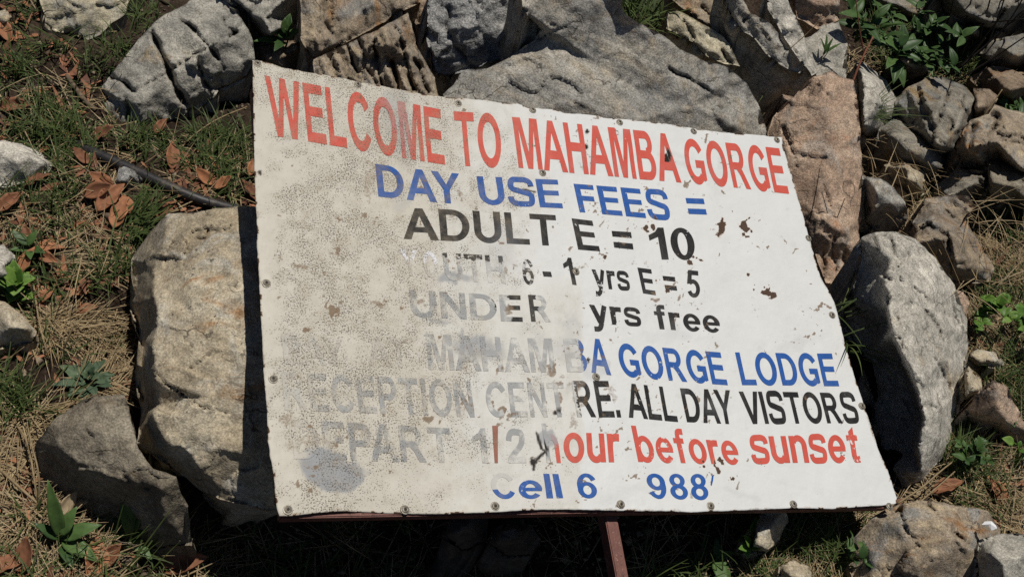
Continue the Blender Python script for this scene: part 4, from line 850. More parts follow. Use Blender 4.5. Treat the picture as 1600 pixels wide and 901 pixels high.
for (li, text, tl, tr, br, bl, ink, wear, ghost) in WORDS:
    bm = glyphs(text)
    P = np.array([v.co[:2] for v in bm.verts]); lo, hi = P.min(0), P.max(0)
    cq = np.array([tl, tr, br, bl], float); cu_, cv_ = on_sign(cq[:, 0], cq[:, 1])
    for v in bm.verts:
        x = (v.co.x - lo[0]) / (hi[0] - lo[0]); y = (v.co.y - lo[1]) / (hi[1] - lo[1])
        wts = (y * (1 - x), y * x, (1 - y) * x, (1 - y) * (1 - x))
        v.co = (sum(a * b for a, b in zip(wts, cu_)), sum(a * b for a, b in zip(wts, cv_)), 0)
    us = [v.co.x for v in bm.verts]; vs = [v.co.y for v in bm.verts]
    for axis, a0, a1 in ((0, min(us), max(us)), (1, min(vs), max(vs))):
        for k in range(int(a0 / .006) + 1, int(a1 / .006) + 1):
            co = [0, 0, 0]; no = [0, 0, 0]; co[axis] = k * .006; no[axis] = 1
            bmesh.ops.bisect_plane(bm, geom=bm.verts[:] + bm.edges[:] + bm.faces[:], plane_co=co, plane_no=no)
    bmesh.ops.triangulate(bm, faces=bm.faces[:])
    bm.verts.ensure_lookup_table(); bm.verts.index_update()
    uv = np.array([v.co[:2] for v in bm.verts]); fc = np.array([[v.index for v in f.verts] for f in bm.faces]); bm.free()
    # place along the word
    du = uv - (cu_[3], cv_[3]); ax = np.array([cu_[2] - cu_[3], cv_[2] - cv_[3]]); tt = du @ ax / (ax @ ax)
    wv = np.interp(tt, [w_[0] for w_ in wear], [w_[1] for w_ in wear])
    if text in VERT:
        upv = np.array([cu_[0] - cu_[3], cv_[0] - cv_[3]]); yy = du @ upv / (upv @ upv)
        wv = np.interp(yy, [w_[0] for w_ in VERT[text]], [w_[1] for w_ in VERT[text]])
    gh_ = np.interp(tt, [w_[0] for w_ in ghost], [w_[1] for w_ in ghost]) if isinstance(ghost, list) else np.full(len(uv), ghost)
    a2 = uv[fc]; ar = ((a2[:, 1, 0] - a2[:, 0, 0]) * (a2[:, 2, 1] - a2[:, 0, 1]) - (a2[:, 2, 0] - a2[:, 0, 0]) * (a2[:, 1, 1] - a2[:, 0, 1]))
    fc[ar < 0] = fc[ar < 0][:, ::-1]
    lines.setdefault(li, []).append((uv, fc, wv, np.tile(ink, (len(uv), 1)), gh_))
for li, parts in sorted(lines.items()):
    off = 0; U, Fc, Wv, Ik, Gh = [], [], [], [], []
    for uv, fc, wv, ik, gh in parts:
        U.append(uv); Fc.append(fc + off); Wv.append(wv); Ik.append(ik); Gh.append(gh); off += len(uv)
    U = np.vstack(U)
    at = {k: grid_sample(U[:, 0], U[:, 1], pa[k]) for k in ('dirt', 'tone', 'brown', 'grey', 'rust', 'hole')}
    at.update(suv=np.c_[U, np.zeros(len(U))], wear=np.concatenate(Wv), ink=np.vstack(Ik), ghost=np.concatenate(Gh))
    o = mesh_obj('lettering', sgn(U[:, 0], U[:, 1], bulge(U[:, 0], U[:, 1]) + .0005), np.vstack(Fc), PAINT_M, frame=SIGN.matrix_basis.copy(), attrs=at)
    o.parent = panel; o.matrix_parent_inverse = Matrix.Identity(4); o.matrix_basis = Matrix.Identity(4)
    o['label'] = LINE_LABEL[li]

def bar(name, corners, z0, z1, mat, parent, bev=.0015):       # a box over a quad of sign coordinates between two depths
    bm = bmesh.new(); q = [bm.verts.new(sgn(u, v, z)) for z in (z0, z1) for u, v in corners]
    for f in ((3, 2, 1, 0), (4, 5, 6, 7), (0, 1, 5, 4), (1, 2, 6, 5), (2, 3, 7, 6), (3, 0, 4, 7)): bm.faces.new([q[i] for i in f])
    bmesh.ops.recalc_face_normals(bm, faces=bm.faces[:])
    bmesh.ops.bevel(bm, geom=bm.edges[:], offset=bev, segments=2, affect='EDGES')
    bm.verts.index_update()
    o = mesh_obj(name, [v.co[:] for v in bm.verts], [[v.index for v in f.verts] for f in bm.faces], mat, parent, smooth=False); bm.free(); return o
def UVp(x, y):
    u, v = on_sign(np.array([float(x)]), np.array([float(y)])); return float(u[0]), float(v[0])
zb0, zb1 = -.024, -.0065
bar('frame_rail', [UVp(440, 806.5), UVp(1392, 788), UVp(1386, 768), UVp(440, 783)], zb0, zb1, FRAME_M, SIGN)
bar('frame_rail', [UVp(402, 130), UVp(1218, 238), UVp(1214, 219), UVp(401, 106)], zb0, zb1, FRAME_M, SIGN)
bar('frame_rail', [UVp(436, 781), UVp(458, 781), UVp(421, 132), UVp(397, 129)], zb0 - .002, zb1 - .001, FRAME_M, SIGN)
bar('frame_rail', [UVp(1362, 768), UVp(1384, 766), UVp(1219, 240), UVp(1200, 238)], zb0 - .002, zb1 - .001, FRAME_M, SIGN)
pu, pv = UVp(967, 800)
bar('post', [(pu - .011, pv - .62), (pu + .009, pv - .62), (pu + .013, pv + .30), (pu - .007, pv + .30)], -.050, -.0265, FRAME_M, SIGN)
# screws with washers
def screw_mesh():
    prof = [(0, .0), (.0045, .0), (.0062, -.0004), (.0064, -.0012), (.0040, -.0011), (.0038, .0004), (.0026, .0014), (0, .0015)]
    prof = [(.0066, -.0005), (.0064, .0007), (.0048, .0009), (.0044, .0022), (.0030, .0027), (.0022, .0024)]
    k = 18; vs = []; fs = []
    for r, z in prof: vs += [(r * math.cos(2 * math.pi * i / k), r * math.sin(2 * math.pi * i / k), z) for i in range(k)]
    for j in range(len(prof) - 1):
        for i in range(k): fs.append((j * k + i, j * k + (i + 1) % k, (j + 1) * k + (i + 1) % k, (j + 1) * k + i))
    fs.append([5 * k + i for i in range(k)])
    me = bpy.data.meshes.new('screw'); me.from_pydata(vs, [], fs); me.materials.append(ZINC_M)
    me2 = bpy.data.meshes.new('washer_core'); me2.from_pydata([(.0021 * math.cos(a * .785), .0021 * math.sin(a * .785), .0028) for a in range(8)], [], [list(range(8))]); me2.materials.append(CORE_M)
    me3 = bpy.data.meshes.new('core'); me3.from_pydata([(.002 * math.cos(a * .785), .002 * math.sin(a * .785), z) for z in (.0022, .003) for a in range(8)], [], [list(range(8, 16))] + [(a, (a + 1) % 8, 8 + (a + 1) % 8, 8 + a) for a in range(8)]); me3.materials.append(CORE_M)
    return me, me3
sm, cm = screw_mesh()
SCREWS = [(404, 101), (561, 132), (718, 160), (834, 171), (969, 191), (1085, 204), (1215, 217), (417, 443), (427, 592), (450, 796), (634, 794), (773, 790), (970, 786), (1110, 788), (1238, 786), (1390, 788), (1264, 370), (1299, 491), (1346, 632), (849, 269), (931, 588), (900, 424), (1200, 742), (421, 668)]
bx, by, bz = RW @ SA, RW @ SBU, RW @ SN
inv = SIGN.matrix_basis.inverted()
for i, (x, y) in enumerate(SCREWS[:-2]):
    u, v = UVp(x, y); z = float(bulge(np.array([u]), np.array([v]))[0]); p = sgn(u, v, z + .0004)
    th = i * 1.1; mx = Matrix([[bx[k], by[k], bz[k], p[k]] for k in range(3)] + [[0, 0, 0, 1]]) @ Matrix.Rotation(th, 4, 'Z') @ Matrix.Rotation(.10 * math.sin(i * 2.3), 4, 'X')
    o = bpy.data.objects.new('screw', sm); COL.objects.link(o); o.parent = SIGN; o.matrix_basis = inv @ mx
    c_ = bpy.data.objects.new('screw_hole', cm); COL.objects.link(c_); c_.parent = o

print('sign', time.time() - T0)
# ------------------------------------------------------------------ grass, straw, litter (uncountable: one object each)
def foliage_mat(name, c0, c1, tint_attr=True, trans=.25, rough=.6):
    n = N(name); t = n.attr('tint'); co = n.coord()
    col = n.mix(t, c0, c1)
    col = n.mix(1.0, col, n.ramp(n.noise(co, 90, 3, .6), [(.3, .75), (.7, 1.2)]), 'MULTIPLY')
    n.done(col, rough, .3)
    tr = n.new('ShaderNodeBsdfTranslucent'); n.link(col, tr.inputs[0])
    mx = n.new('ShaderNodeMixShader'); mx.inputs[0].default_value = trans
    n.link(n.p.outputs[0], mx.inputs[1]); n.link(tr.outputs[0], mx.inputs[2]); n.link(mx.outputs[0], n.out.inputs[0])
    return n.m
GRASS_M = foliage_mat('grass_blades', (.045, .072, .02), (.105, .142, .042))
STRAW_M = foliage_mat('dry_straw', (.16, .105, .05), (.42, .325, .185), trans=.1)
LEAF_G = foliage_mat('broad_leaf_green', (.042, .088, .025), (.10, .175, .05), trans=.25, rough=.45)
LEAF_D = foliage_mat('dark_leaf_green', (.036, .078, .022), (.085, .15, .045), trans=.25, rough=.45)
LEAF_B = foliage_mat('bright_leaf_green', (.09, .19, .03), (.18, .30, .06), trans=.3, rough=.45)
LEAF_X = foliage_mat('rosette_leaf_green', (.06, .10, .055), (.11, .16, .085), trans=.2)
DEAD_M = foliage_mat('dead_leaf_orange', (.14, .06, .035), (.46, .205, .10), trans=.15, rough=.7)
PALED_M = foliage_mat('dead_leaf_pale', (.40, .30, .18), (.58, .47, .32), trans=.15, rough=.7)
GW = RW @ G; E1W = RW @ E1; E2W = RW @ E2
def ribbons(name, base, az, length, width, lean, bend, mat, seg=4, tint=None, cup=0.0, kind='stuff', parent=None, frame=None):
    """curved tapering strips: base (n,3) world, az = heading on the hillside, lean = tilt from the hillside's normal at the root, bend = extra tilt at the tip"""
    n_ = len(base); t = np.linspace(0, 1, seg + 1)
    hx = np.cos(az)[:, None] * E1W + np.sin(az)[:, None] * E2W
    sx = -np.sin(az)[:, None] * E1W + np.cos(az)[:, None] * E2W
    pos = base.copy(); rows = []
    for k in range(seg + 1):
        wv = width * (1 - t[k] ** 1.6) * (.55 + .45 * min(1, t[k] * 4)) * .5 + .00015
        rows += [pos - sx * wv[:, None], pos + sx * wv[:, None]]
        th = lean + bend * (t[k] + .5 / seg)
        step = (np.sin(th)[:, None] * hx + np.cos(th)[:, None] * GW) * (length / seg)[:, None]
        pos = pos + step
    V = np.stack(rows, 1).reshape(-1, 3); m_ = 2 * (seg + 1)
    f = np.concatenate([np.stack([np.arange(n_) * m_ + 2 * k, np.arange(n_) * m_ + 2 * k + 1, np.arange(n_) * m_ + 2 * k + 3, np.arange(n_) * m_ + 2 * k + 2], 1) for k in range(seg)])
    tint = np.repeat(tint if tint is not None else RNG.random(n_), m_)
    o = mesh_obj(name, V, f, mat, parent, attrs=dict(tint=tint), frame=frame)
    if kind: o['kind'] = kind
    return o
def scatter(poly, n_, clump=None, off_rocks=True, seed=0, shadow_free=False):
    """points on the hillside inside an outline"""
    rs = np.random.default_rng(seed); P = np.array(poly, float); out = []
    got = 0
    while got < n_:
        q = rs.uniform(P.min(0), P.max(0), (n_ * 3, 2)); q = q[inside(q[:, 0], q[:, 1], P)]
        if clump:
            m = fbm(np.c_[q * clump, np.full(len(q), seed * 1.3)], 3, 400 + seed) > rs.uniform(-.3, .5, len(q)); q = q[m]
        if off_rocks:
            for lp, H in ROCKS:
                lo, hi = lp.min(0), lp.max(0)
                m = (q[:, 0] > lo[0]) & (q[:, 0] < hi[0]) & (q[:, 1] > lo[1]) & (q[:, 1] < hi[1])
                if m.any():
                    ins = np.zeros(len(q), bool); ins[m] = inside(q[m, 0], q[m, 1], lp); q = q[~ins]
        out.append(q); got += len(q)
        if len(q) == 0: break
    q = np.vstack(out)[:n_]
    return q
def world_at(q, dh=-.002): return to_world(ground_at(q[:, 0], q[:, 1], dh))
LEFT_G = [(-120, -60), (470, -60), (400, 200), (395, 330), (230, 340), (200, 480), (215, 640), (60, 650), (60, 800), (150, 860), (320, 960), (-120, 960)]
def gpts(regs, seed0): return np.vstack([scatter(r_, n_, cl, True, seed0 + i) for i, (r_, n_, cl) in enumerate(regs)])
green = gpts([
  ([(-120, -60), (70, -60), (110, 70), (250, 100), (130, 200), (-120, 170)], 110, .03),
  ([(-120, 170), (130, 190), (390, 215), (395, 320), (255, 330), (205, 440), (-120, 470)], 300, .022),
  ([(200, 215), (398, 208), (398, 280), (230, 260)], 90, .03),
  ([(-120, 470), (205, 440), (215, 640), (-120, 640)], 50, .03),
  ([(-120, 560), (60, 600), (60, 660), (-120, 660)], 35, .03),
  ([(-120, 780), (60, 790), (320, 870), (320, 960), (-120, 960)], 90, .03),
  ([(320, 820), (1180, 800), (1180, 980), (320, 980)], 200, .02),
  ([(1170, 800), (1370, 800), (1330, 980), (1170, 980)], 150, .03),
  ([(940, -40), (1060, -40), (1040, 60), (980, 50)], 120, .03),
  ([(1320, 40), (1480, 20), (1540, 120), (1400, 140)], 200, .03),
  ([(1430, 380), (1700, 320), (1700, 600), (1500, 560)], 260, .02),
  ([(1500, 640), (1700, 700), (1700, 840), (1440, 780)], 220, .02),
  ([(1400, 120), (1700, 100), (1700, 330), (1400, 320)], 110, .03),
  ([(1640, -60), (2000, -60), (2000, 960), (1640, 960)], 400, .02),
  ([(-420, -60), (-120, -60), (-120, 960), (-420, 960)], 400, .02)], 10)
# blades stand in small tufts
rs = np.random.default_rng(3)
q = np.repeat(green, 5, 0); q = q + rs.normal(0, 5, q.shape); nq = len(q)
cz = np.repeat(rs.uniform(0, 6.28, len(green)), 5)
az = cz + rs.normal(0, 1.1, nq)
ribbons('grass', world_at(q), az, rs.gamma(5, .0075, nq) + .010, rs.uniform(.0016, .0036, nq), rs.uniform(.15, .95, nq), rs.uniform(.2, 1.3, nq), GRASS_M, tint=np.clip(np.repeat(rs.random(len(green)), 5) * .7 + rs.random(nq) * .3, 0, 1))
tag(bpy.data.objects['grass'], 'short green grass growing in loose tufts between the rocks', 'grass', kind='stuff')
dry = gpts([
  ([(-120, 520), (210, 470), (218, 640), (60, 660), (60, 800), (-120, 800)], 3000, .012),
  ([(-120, 170), (130, 190), (390, 215), (395, 320), (255, 330), (205, 440), (-120, 520)], 1050, .018),
  ([(-120, -60), (300, -60), (160, 100), (160, 200), (-120, 180)], 230, .02),
  ([(-120, 760), (60, 780), (320, 870), (320, 960), (-120, 960)], 1300, .018),
  ([(320, 830), (1180, 800), (1180, 980), (320, 980)], 700, .02),
  ([(1170, 800), (1400, 790), (1330, 980), (1170, 980)], 1500, .02),
  ([(1340, 240), (1700, 230), (1700, 440), (1400, 420)], 2300, .02),
  ([(1430, 400), (1700, 400), (1700, 620), (1500, 600)], 1900, .02),
  ([(1400, 700), (1700, 640), (1700, 850), (1400, 800)], 1900, .02),
  ([(1180, 100), (1480, 60), (1700, 160), (1700, 260), (1340, 230)], 700, .03),
  ([(-420, -60), (-120, -60), (-120, 960), (-420, 960)], 1500, .02), ([(1640, -60), (2000, -60), (2000, 960), (1640, 960)], 1500, .02)], 60)
nq = len(dry)
ribbons('dry_grass', world_at(dry, .001), rs.uniform(0, 6.28, nq), rs.gamma(4, .011, nq) + .012, rs.uniform(.0010, .0026, nq), rs.uniform(1.05, 1.55, nq), rs.uniform(-.25, .5, nq), STRAW_M, seg=3, tint=rs.beta(1.6, 1.6, nq))
tag(bpy.data.objects['dry_grass'], 'dry straw coloured grass stalks lying matted on the soil', 'dry grass', kind='stuff')
# stalks caught between the rocks of the right-hand pile
wp = scatter([(1345, 215), (1400, 205), (1480, 270), (1530, 300), (1520, 350), (1420, 372), (1345, 320)], 95, None, False, 77); wp2 = scatter([(1420, 300), (1620, 250), (1620, 470), (1480, 450)], 120, None, False, 78); wp3 = scatter([(1180, 110), (1210, 180), (1260, 130), (1250, 100)], 30, None, False, 79)
wp = np.vstack([wp, wp2, wp3]); nq = len(wp)
ribbons('dry_grass', to_world(on_ground(wp[:, 0], wp[:, 1], rs.uniform(.03, .10, nq))), rs.uniform(0, 6.28, nq), rs.gamma(5, .017, nq) + .02, rs.uniform(.0009, .0019, nq), rs.uniform(.9, 1.55, nq), rs.uniform(-.2, .9, nq), STRAW_M, seg=5, tint=rs.beta(1.3, 1.9, nq))
tag(bpy.data.objects['dry_grass.001'], 'long wispy dry stalks caught between the rocks of the right hand pile', 'dry grass', kind='stuff')
# broken bits of dead leaf trodden into the grass
lb = gpts([([(-120, 170), (130, 190), (390, 215), (395, 320), (255, 330), (205, 440), (-120, 520)], 420, .02), ([(-120, -60), (130, -60), (160, 200), (-120, 180)], 170, .02), ([(-120, 520), (210, 470), (218, 640), (60, 800), (-120, 800)], 160, .02), ([(-120, 800), (60, 790), (320, 870), (320, 960), (-120, 960)], 220, .02), ([(1340, 240), (1700, 230), (1700, 600), (1500, 600)], 220, .02), ([(1170, 800), (1700, 700), (1700, 850), (1330, 960)], 160, .02)], 130)
nq = len(lb)
ribbons('leaf_litter', world_at(lb, .004), rs.uniform(0, 6.28, nq), rs.gamma(4, .0045, nq) + .006, rs.uniform(.004, .013, nq), rs.uniform(1.0, 1.7, nq), rs.uniform(-.6, .9, nq), DEAD_M, seg=4, tint=rs.beta(1, 2, nq))
tag(bpy.data.objects['leaf_litter'], 'broken bits of dead brown leaf trodden into the grass', 'leaf litter', kind='stuff')
# crumbs of soil, bark and stone
lit = np.vstack([scatter([(-300, -60), (460, -60), (400, 330), (210, 480), (215, 660), (320, 960), (-300, 960)], 2600, .02, True, 90), scatter([(320, 800), (1400, 790), (1340, 960), (320, 960)], 900, .02, True, 91), scatter([(1180, 40), (1800, 40), (1800, 850), (1400, 800), (1500, 560), (1340, 240)], 2200, .02, True, 92)])
nq = len(lit); b = world_at(lit, .001); s_ = rs.gamma(2, .0016, nq) + .0012
ov = np.array([(1, 0, 0), (-1, 0, 0), (0, 1, 0), (0, -1, 0), (0, 0, .6), (0, 0, -.6)], float); of = np.array([(0, 2, 4), (2, 1, 4), (1, 3, 4), (3, 0, 4), (2, 0, 5), (1, 2, 5), (3, 1, 5), (0, 3, 5)])
vv = (ov[None] * rs.uniform(.5, 1.4, (nq, 6, 1)) + rs.normal(0, .2, (nq, 6, 3))) * s_[:, None, None]
V = (b[:, None] + vv[..., :1] * E1W + vv[..., 1:2] * E2W + vv[..., 2:] * GW).reshape(-1, 3)
n = N('crumbs'); c = n.mix(n.attr('tint'), (.05, .035, .025), (.34, .27, .19)); CR_M = n.done(c, .9, .15)
o = mesh_obj('gravel', V, (of[None] + np.arange(nq)[:, None, None] * 6).reshape(-1, 3), CR_M, smooth=False, attrs=dict(tint=np.repeat(rs.beta(1, 2.2, nq), 6)))
tag(o, 'crumbs of soil, bark and small stone chips strewn over the ground', 'gravel', kind='stuff')

# ------------------------------------------------------------------ leaves: curved, folded blades of real thickness
def leaf_arrays(L, W, fold=.35, droop=.5, curl=0.0, tip=1.0, seg=9, half=3, wav=.0, ph=0.0):
    t = np.linspace(0, 1, seg + 1); th = .15 - droop * t; dx = np.cos(th) * L / seg; dz = np.sin(th) * L / seg
    x = np.r_[0, np.cumsum(dx[:-1])]; z = np.r_[0, np.cumsum(dz[:-1])]
    prof = (np.sin(np.pi * np.clip(t, 0, 1) ** (.75 if tip >= 1 else .95)) ** (1.0 if tip >= 1 else .75)) * .5 * W + .0006
    vs = []
    for i in range(seg + 1):
        for j in range(-half, half + 1):
            s = j / half; y = s * prof[i]
            zz = z[i] + abs(s) * prof[i] * fold + curl * (abs(s) ** 2) * prof[i] + wav * prof[i] * math.sin(t[i] * 17 + s * 2 + ph) * abs(s)
            vs.append((x[i], y * (1 - .3 * abs(fold)), zz))
    k = 2 * half + 1
    fs = [(i * k + j, (i + 1) * k + j, (i + 1) * k + j + 1, i * k + j + 1) for i in range(seg) for j in range(k - 1)]
    V = np.array(vs); nv = len(V); fs = np.array(fs)
    rim = np.r_[np.arange(k), np.arange(1, seg + 1) * k + k - 1, seg * k + np.arange(k - 2, -1, -1), np.arange(seg - 1, 0, -1) * k]
    rn = np.roll(rim, -1); sd = np.stack([rim, rn, rn + nv, rim + nv], 1)
    V2 = np.vstack([V, V - (0, 0, .00035)])
    return V2, np.vstack([fs, fs[:, ::-1] + nv, sd])
def basis(az, pitch=0.0, roll=0.0, o=(0, 0, 0)):              # leaf axes: x along, z up from the hillside
    f = Matrix([[E1W[i], E2W[i], GW[i], o[i]] for i in range(3)] + [[0, 0, 0, 1]])
    return f @ Matrix.Rotation(az, 4, 'Z') @ Matrix.Rotation(-pitch, 4, 'Y') @ Matrix.Rotation(roll, 4, 'X')
def put(mx, V): M_ = np.array(mx); return V @ M_[:3, :3].T + M_[:3, 3]
def tube(name, pts, r0, r1, mat, parent=None, k=7, frame=None, kindname=None):
    P = np.array(pts, float); t = np.gradient(P, axis=0); t /= np.linalg.norm(t, axis=1)[:, None]
    a = np.cross(t, [.31, .52, .79]); a /= np.linalg.norm(a, axis=1)[:, None]; b_ = np.cross(t, a)
    rr = np.linspace(r0, r1, len(P)); an = np.arange(k) * 2 * math.pi / k
    V = (P[:, None] + rr[:, None, None] * (np.cos(an)[None, :, None] * a[:, None] + np.sin(an)[None, :, None] * b_[:, None])).reshape(-1, 3)
    f = [(i * k + j, i * k + (j + 1) % k, (i + 1) * k + (j + 1) % k, (i + 1) * k + j) for i in range(len(P) - 1) for j in range(k)]
    V = np.vstack([V, P[:1], P[-1:]]); m_ = len(P) * k
    f3 = [(m_, (j + 1) % k, j) for j in range(k)] + [(m_ + 1, m_ - k + j, m_ - k + (j + 1) % k) for j in range(k)]
    return mesh_obj(name, V, f + f3, mat, parent, frame=frame, attrs=dict(tint=np.full(len(V), .5)))

# fallen leaves, each its own thing
def dead(x, y, size, ang, label, pale=False, lift=.006, roll=None, h=None, curl=.35, aspect=.5, seed=0):
    r_ = np.random.default_rng(int(x * 7 + y)); p = to_world(on_ground(np.array([float(x)]), np.array([float(y)]), h)) if h is not None else to_world(ground_at(np.array([float(x)]), np.array([float(y)]), lift))
    V, f = leaf_arrays(size, size * aspect, fold=r_.uniform(.1, .5), droop=r_.uniform(-.9, .9), curl=curl * r_.uniform(.3, 1.5), wav=r_.uniform(.05, .25), ph=r_.uniform(0, 6))
    V = V - (size * .45, 0, 0); tint = np.clip(r_.random() * .7 + .3 * r_.random(len(V)), 0, 1)
    fr = basis(math.radians(ang), r_.uniform(.0, .35), r_.uniform(-.4, .4) if roll is None else roll, p[0])
    o = mesh_obj('fallen_leaf', put(fr, V), f, PALED_M if pale else DEAD_M, frame=fr, attrs=dict(tint=tint))
    return tag(o, label, 'leaf', 'fallen leaves on the grass')
DEAD = [
 (8, 48, .055, 120, 'orange brown fallen leaf standing on edge in the top left corner'),
 (22, 166, .060, 10, 'red brown fallen leaf on straw at the left edge, above the flat stone'),
 (163, 212, .058, 5, 'long curled ochre leaf on bare soil below the cracked grey boulder'),
 (250, 198, .036, 60, 'small ochre leaf standing against the foot of the cracked grey boulder'),
 (128, 246, .040, 150, 'orange leaf at the upper end of the black pipe'),
 (268, 246, .055, 100, 'long orange brown leaf on the soil above the middle of the black pipe'),
 (286, 244, .030, 30, 'small brown leaf touching the long leaf above the pipe'),
 (318, 278, .045, 160, 'rusty leaf in dry grass between the pipe and the sign'),
 (350, 288, .042, 20, 'greyish brown curled leaf near the sign, right of the rusty leaf'),
 (394, 262, .040, 80, 'brown leaf touching the left edge of the sign'),
 (388, 300, .045, 140, 'pinkish leaf low in the grass beside the left edge of the sign'),
 (155, 300, .062, 15, 'bright orange leaf on top of the leaf pile beside the small dark stone'),
 (172, 312, .066, 55, 'broad bright orange leaf in the middle of the pile beside the dark stone'),
 (196, 318, .045, 120, 'dull orange leaf at the right of the pile beside the dark stone'),
 (188, 336, .060, 75, 'red brown leaf hanging at the bottom of the pile beside the dark stone'),
 (158, 286, .050, 170, 'shaded rusty leaf at the back of the pile beside the dark stone'),
 (253, 334, .036, 70, 'small orange leaf at the top of the tan boulder'),
 (58, 285, .048, 25, 'half shaded orange leaf tucked under the flat stone at the left'),
 (15, 318, .052, 50, 'brown leaf at the left edge below the flat stone'),
 (45, 376, .052, 110, 'rusty leaf behind the small leafy sprig at the left'),
 (72, 388, .056, 20, 'red brown leaf right of the small leafy sprig at the left'),
 (42, 412, .055, 60, 'tan red leaf under the small leafy sprig at the left'),
 (76, 404, .040, -30, 'narrow brown leaf lowest beside the small leafy sprig'),
 (135, 484, .036, 20, 'reddish leaf alone on matted straw left of the tan boulder'),
 (74, 460, .034, 70, 'dark red leaf behind the bright green weed'),
 (45, 868, .055, 80, 'brick red leaf behind the left broad leaved weed'),
 (12, 884, .055, 30, 'brown leaf in the bottom left corner'),
 (146, 876, .075, 95, 'large folded orange leaf between the two broad leaved weeds'),
 (170, 868, .055, 50, 'rusty leaf right of the large folded orange leaf'),
 (255, 866, .070, 150, 'dark red leaf under the tip of the right broad leaved weed'),
 (280, 876, .085, 10, 'large smooth red brown leaf at the bottom, beside the shadow'),
 (1478, 764, .060, 15, 'orange brown leaf on straw right of the sign corner'),
 (1556, 770, .060, 120, 'curled brown leaf with a hole at the lower right edge'),
 (1440, 336, .028, 40, 'tiny pink leaf in straw above the pale boulder'),
 (1462, 302, .034, 150, 'reddish leaf scrap in straw near the buff stone'),
 (1535, 588, .028, 60, 'reddish leaf between the mauve slab and the yellow brown stone'),
]
for i, (x, y, s, a, l) in enumerate(DEAD): dead(x, y, s, a, l, lift=.018 if 11 <= i <= 15 else .014)
dead(100, 786, .045, 80, 'pale cream leaf standing up at the foot of the squat boulder', True, .014, roll=.8)
dead(122, 796, .040, 5, 'pale cream leaf lying flat at the foot of the squat boulder', True, .006)

# broad leaved plants
def plant(x, y, label, leaves, mat, stem=None, h=None, cat='plant', name='leafy_plant', group=None, stem_mat=None, lift=0.0):
    p = to_world(on_ground(np.array([float(x)]), np.array([float(y)]), h))[0] if h is not None else to_world(ground_at(np.array([float(x)]), np.array([float(y)]), lift))[0]
    root = empty(name, p, label, cat, group)
    if stem:
        hh, r_ = stem; pts = [p - GW * .01 + GW * hh * t + E1W * .006 * math.sin(t * 3) for t in np.linspace(0, 1.05, 6)]
        tube('stem', pts, r_, r_ * .6, stem_mat or mat, root)
    for (az, pitch, L, W, droop, up_) in leaves:
        V, f = leaf_arrays(L, W, fold=.22 + .2 * math.sin(az * 3), droop=droop, wav=.07 + .22 * (mat is LEAF_X), ph=az)
        fr = basis(math.radians(az), math.radians(pitch), 0, p + GW * up_)
        mesh_obj('leaf', put(fr, V), f, mat, root, attrs=dict(tint=np.clip(np.full(len(V), (math.sin(az * 1.7) + 1) / 2) + np.tile(np.linspace(-.15, .15, len(V)), 1), 0, 1)))
    return root
plant(98, 850, 'broad leaved green weed at the lower left, one tall leaf and drooping side leaves', [(112, 62, .105, .021, .35, .02), (20, 25, .06, .024, .7, .02), (-25, 10, .065, .026, .9, .015), (165, 35, .045, .016, .4, .02), (60, 45, .05, .02, .5, .03), (-60, 15, .05, .02, .6, .01)], LEAF_G, (.03, .003))
plant(204, 845, 'broad leaved green weed right of the other, spreading over the red leaves', [(105, 60, .095, .021, .5, .02), (155, 22, .062, .024, .6, .015), (28, 28, .085, .019, .15, .015), (60, 55, .05, .018, .3, .02), (-40, 10, .05, .018, .6, .01)], LEAF_G, (.03, .003))
rs = np.random.default_rng(8)
plant(140, 598, 'grey green rosette weed with toothed leaves, flat on straw by the tan boulder', [(a + rs.uniform(-16, 16), rs.uniform(-5, 28), rs.uniform(.028, .06), rs.uniform(.016, .028), rs.uniform(.1, .9), .007) for a in range(0, 360, 24)] + [(a + rs.uniform(-20, 20), rs.uniform(30, 65), rs.uniform(.018, .032), .012, .5, .01) for a in range(10, 360, 45)], LEAF_X, None, name='rosette_weed')
plant(30, 462, 'bright green small leafed weed between the two stones at the left edge', [(rs.uniform(0, 360), rs.uniform(10, 60), rs.uniform(.028, .042), rs.uniform(.02, .028), rs.uniform(.2, .8), rs.uniform(.005, .04)) for _ in range(22)], LEAF_B, (.03, .002), name='clover_weed')
plant(1283, 92, 'thin green weed in front of the grey stone at the top right', [(60, 60, .04, .006, .3, .01), (100, 50, .035, .005, .4, .02), (20, 40, .04, .006, .4, .015), (140, 45, .03, .005, .4, .02)], LEAF_G, (.05, .001), h=.17)
plant(48, 400, 'little green sprig growing through red leaves at the left', [(150, 20, .036, .016, .3, .03), (200, 10, .03, .014, .4, .02), (60, 40, .028, .014, .4, .03), (-20, 15, .032, .015, .4, .02), (-70, 20, .03, .013, .5, .02)], LEAF_G, (.04, .0015))
plant(444, 72, 'small green sprig in the gap above the upper left corner of the sign', [(80, 40, .04, .022, .4, .03), (150, 30, .035, .02, .4, .02), (20, 30, .035, .02, .4, .02), (250, 20, .045, .02, .6, .01), (200, 15, .06, .02, .6, .01), (100, 60, .03, .015, .3, .03)], LEAF_G, (.05, .002), h=.10)
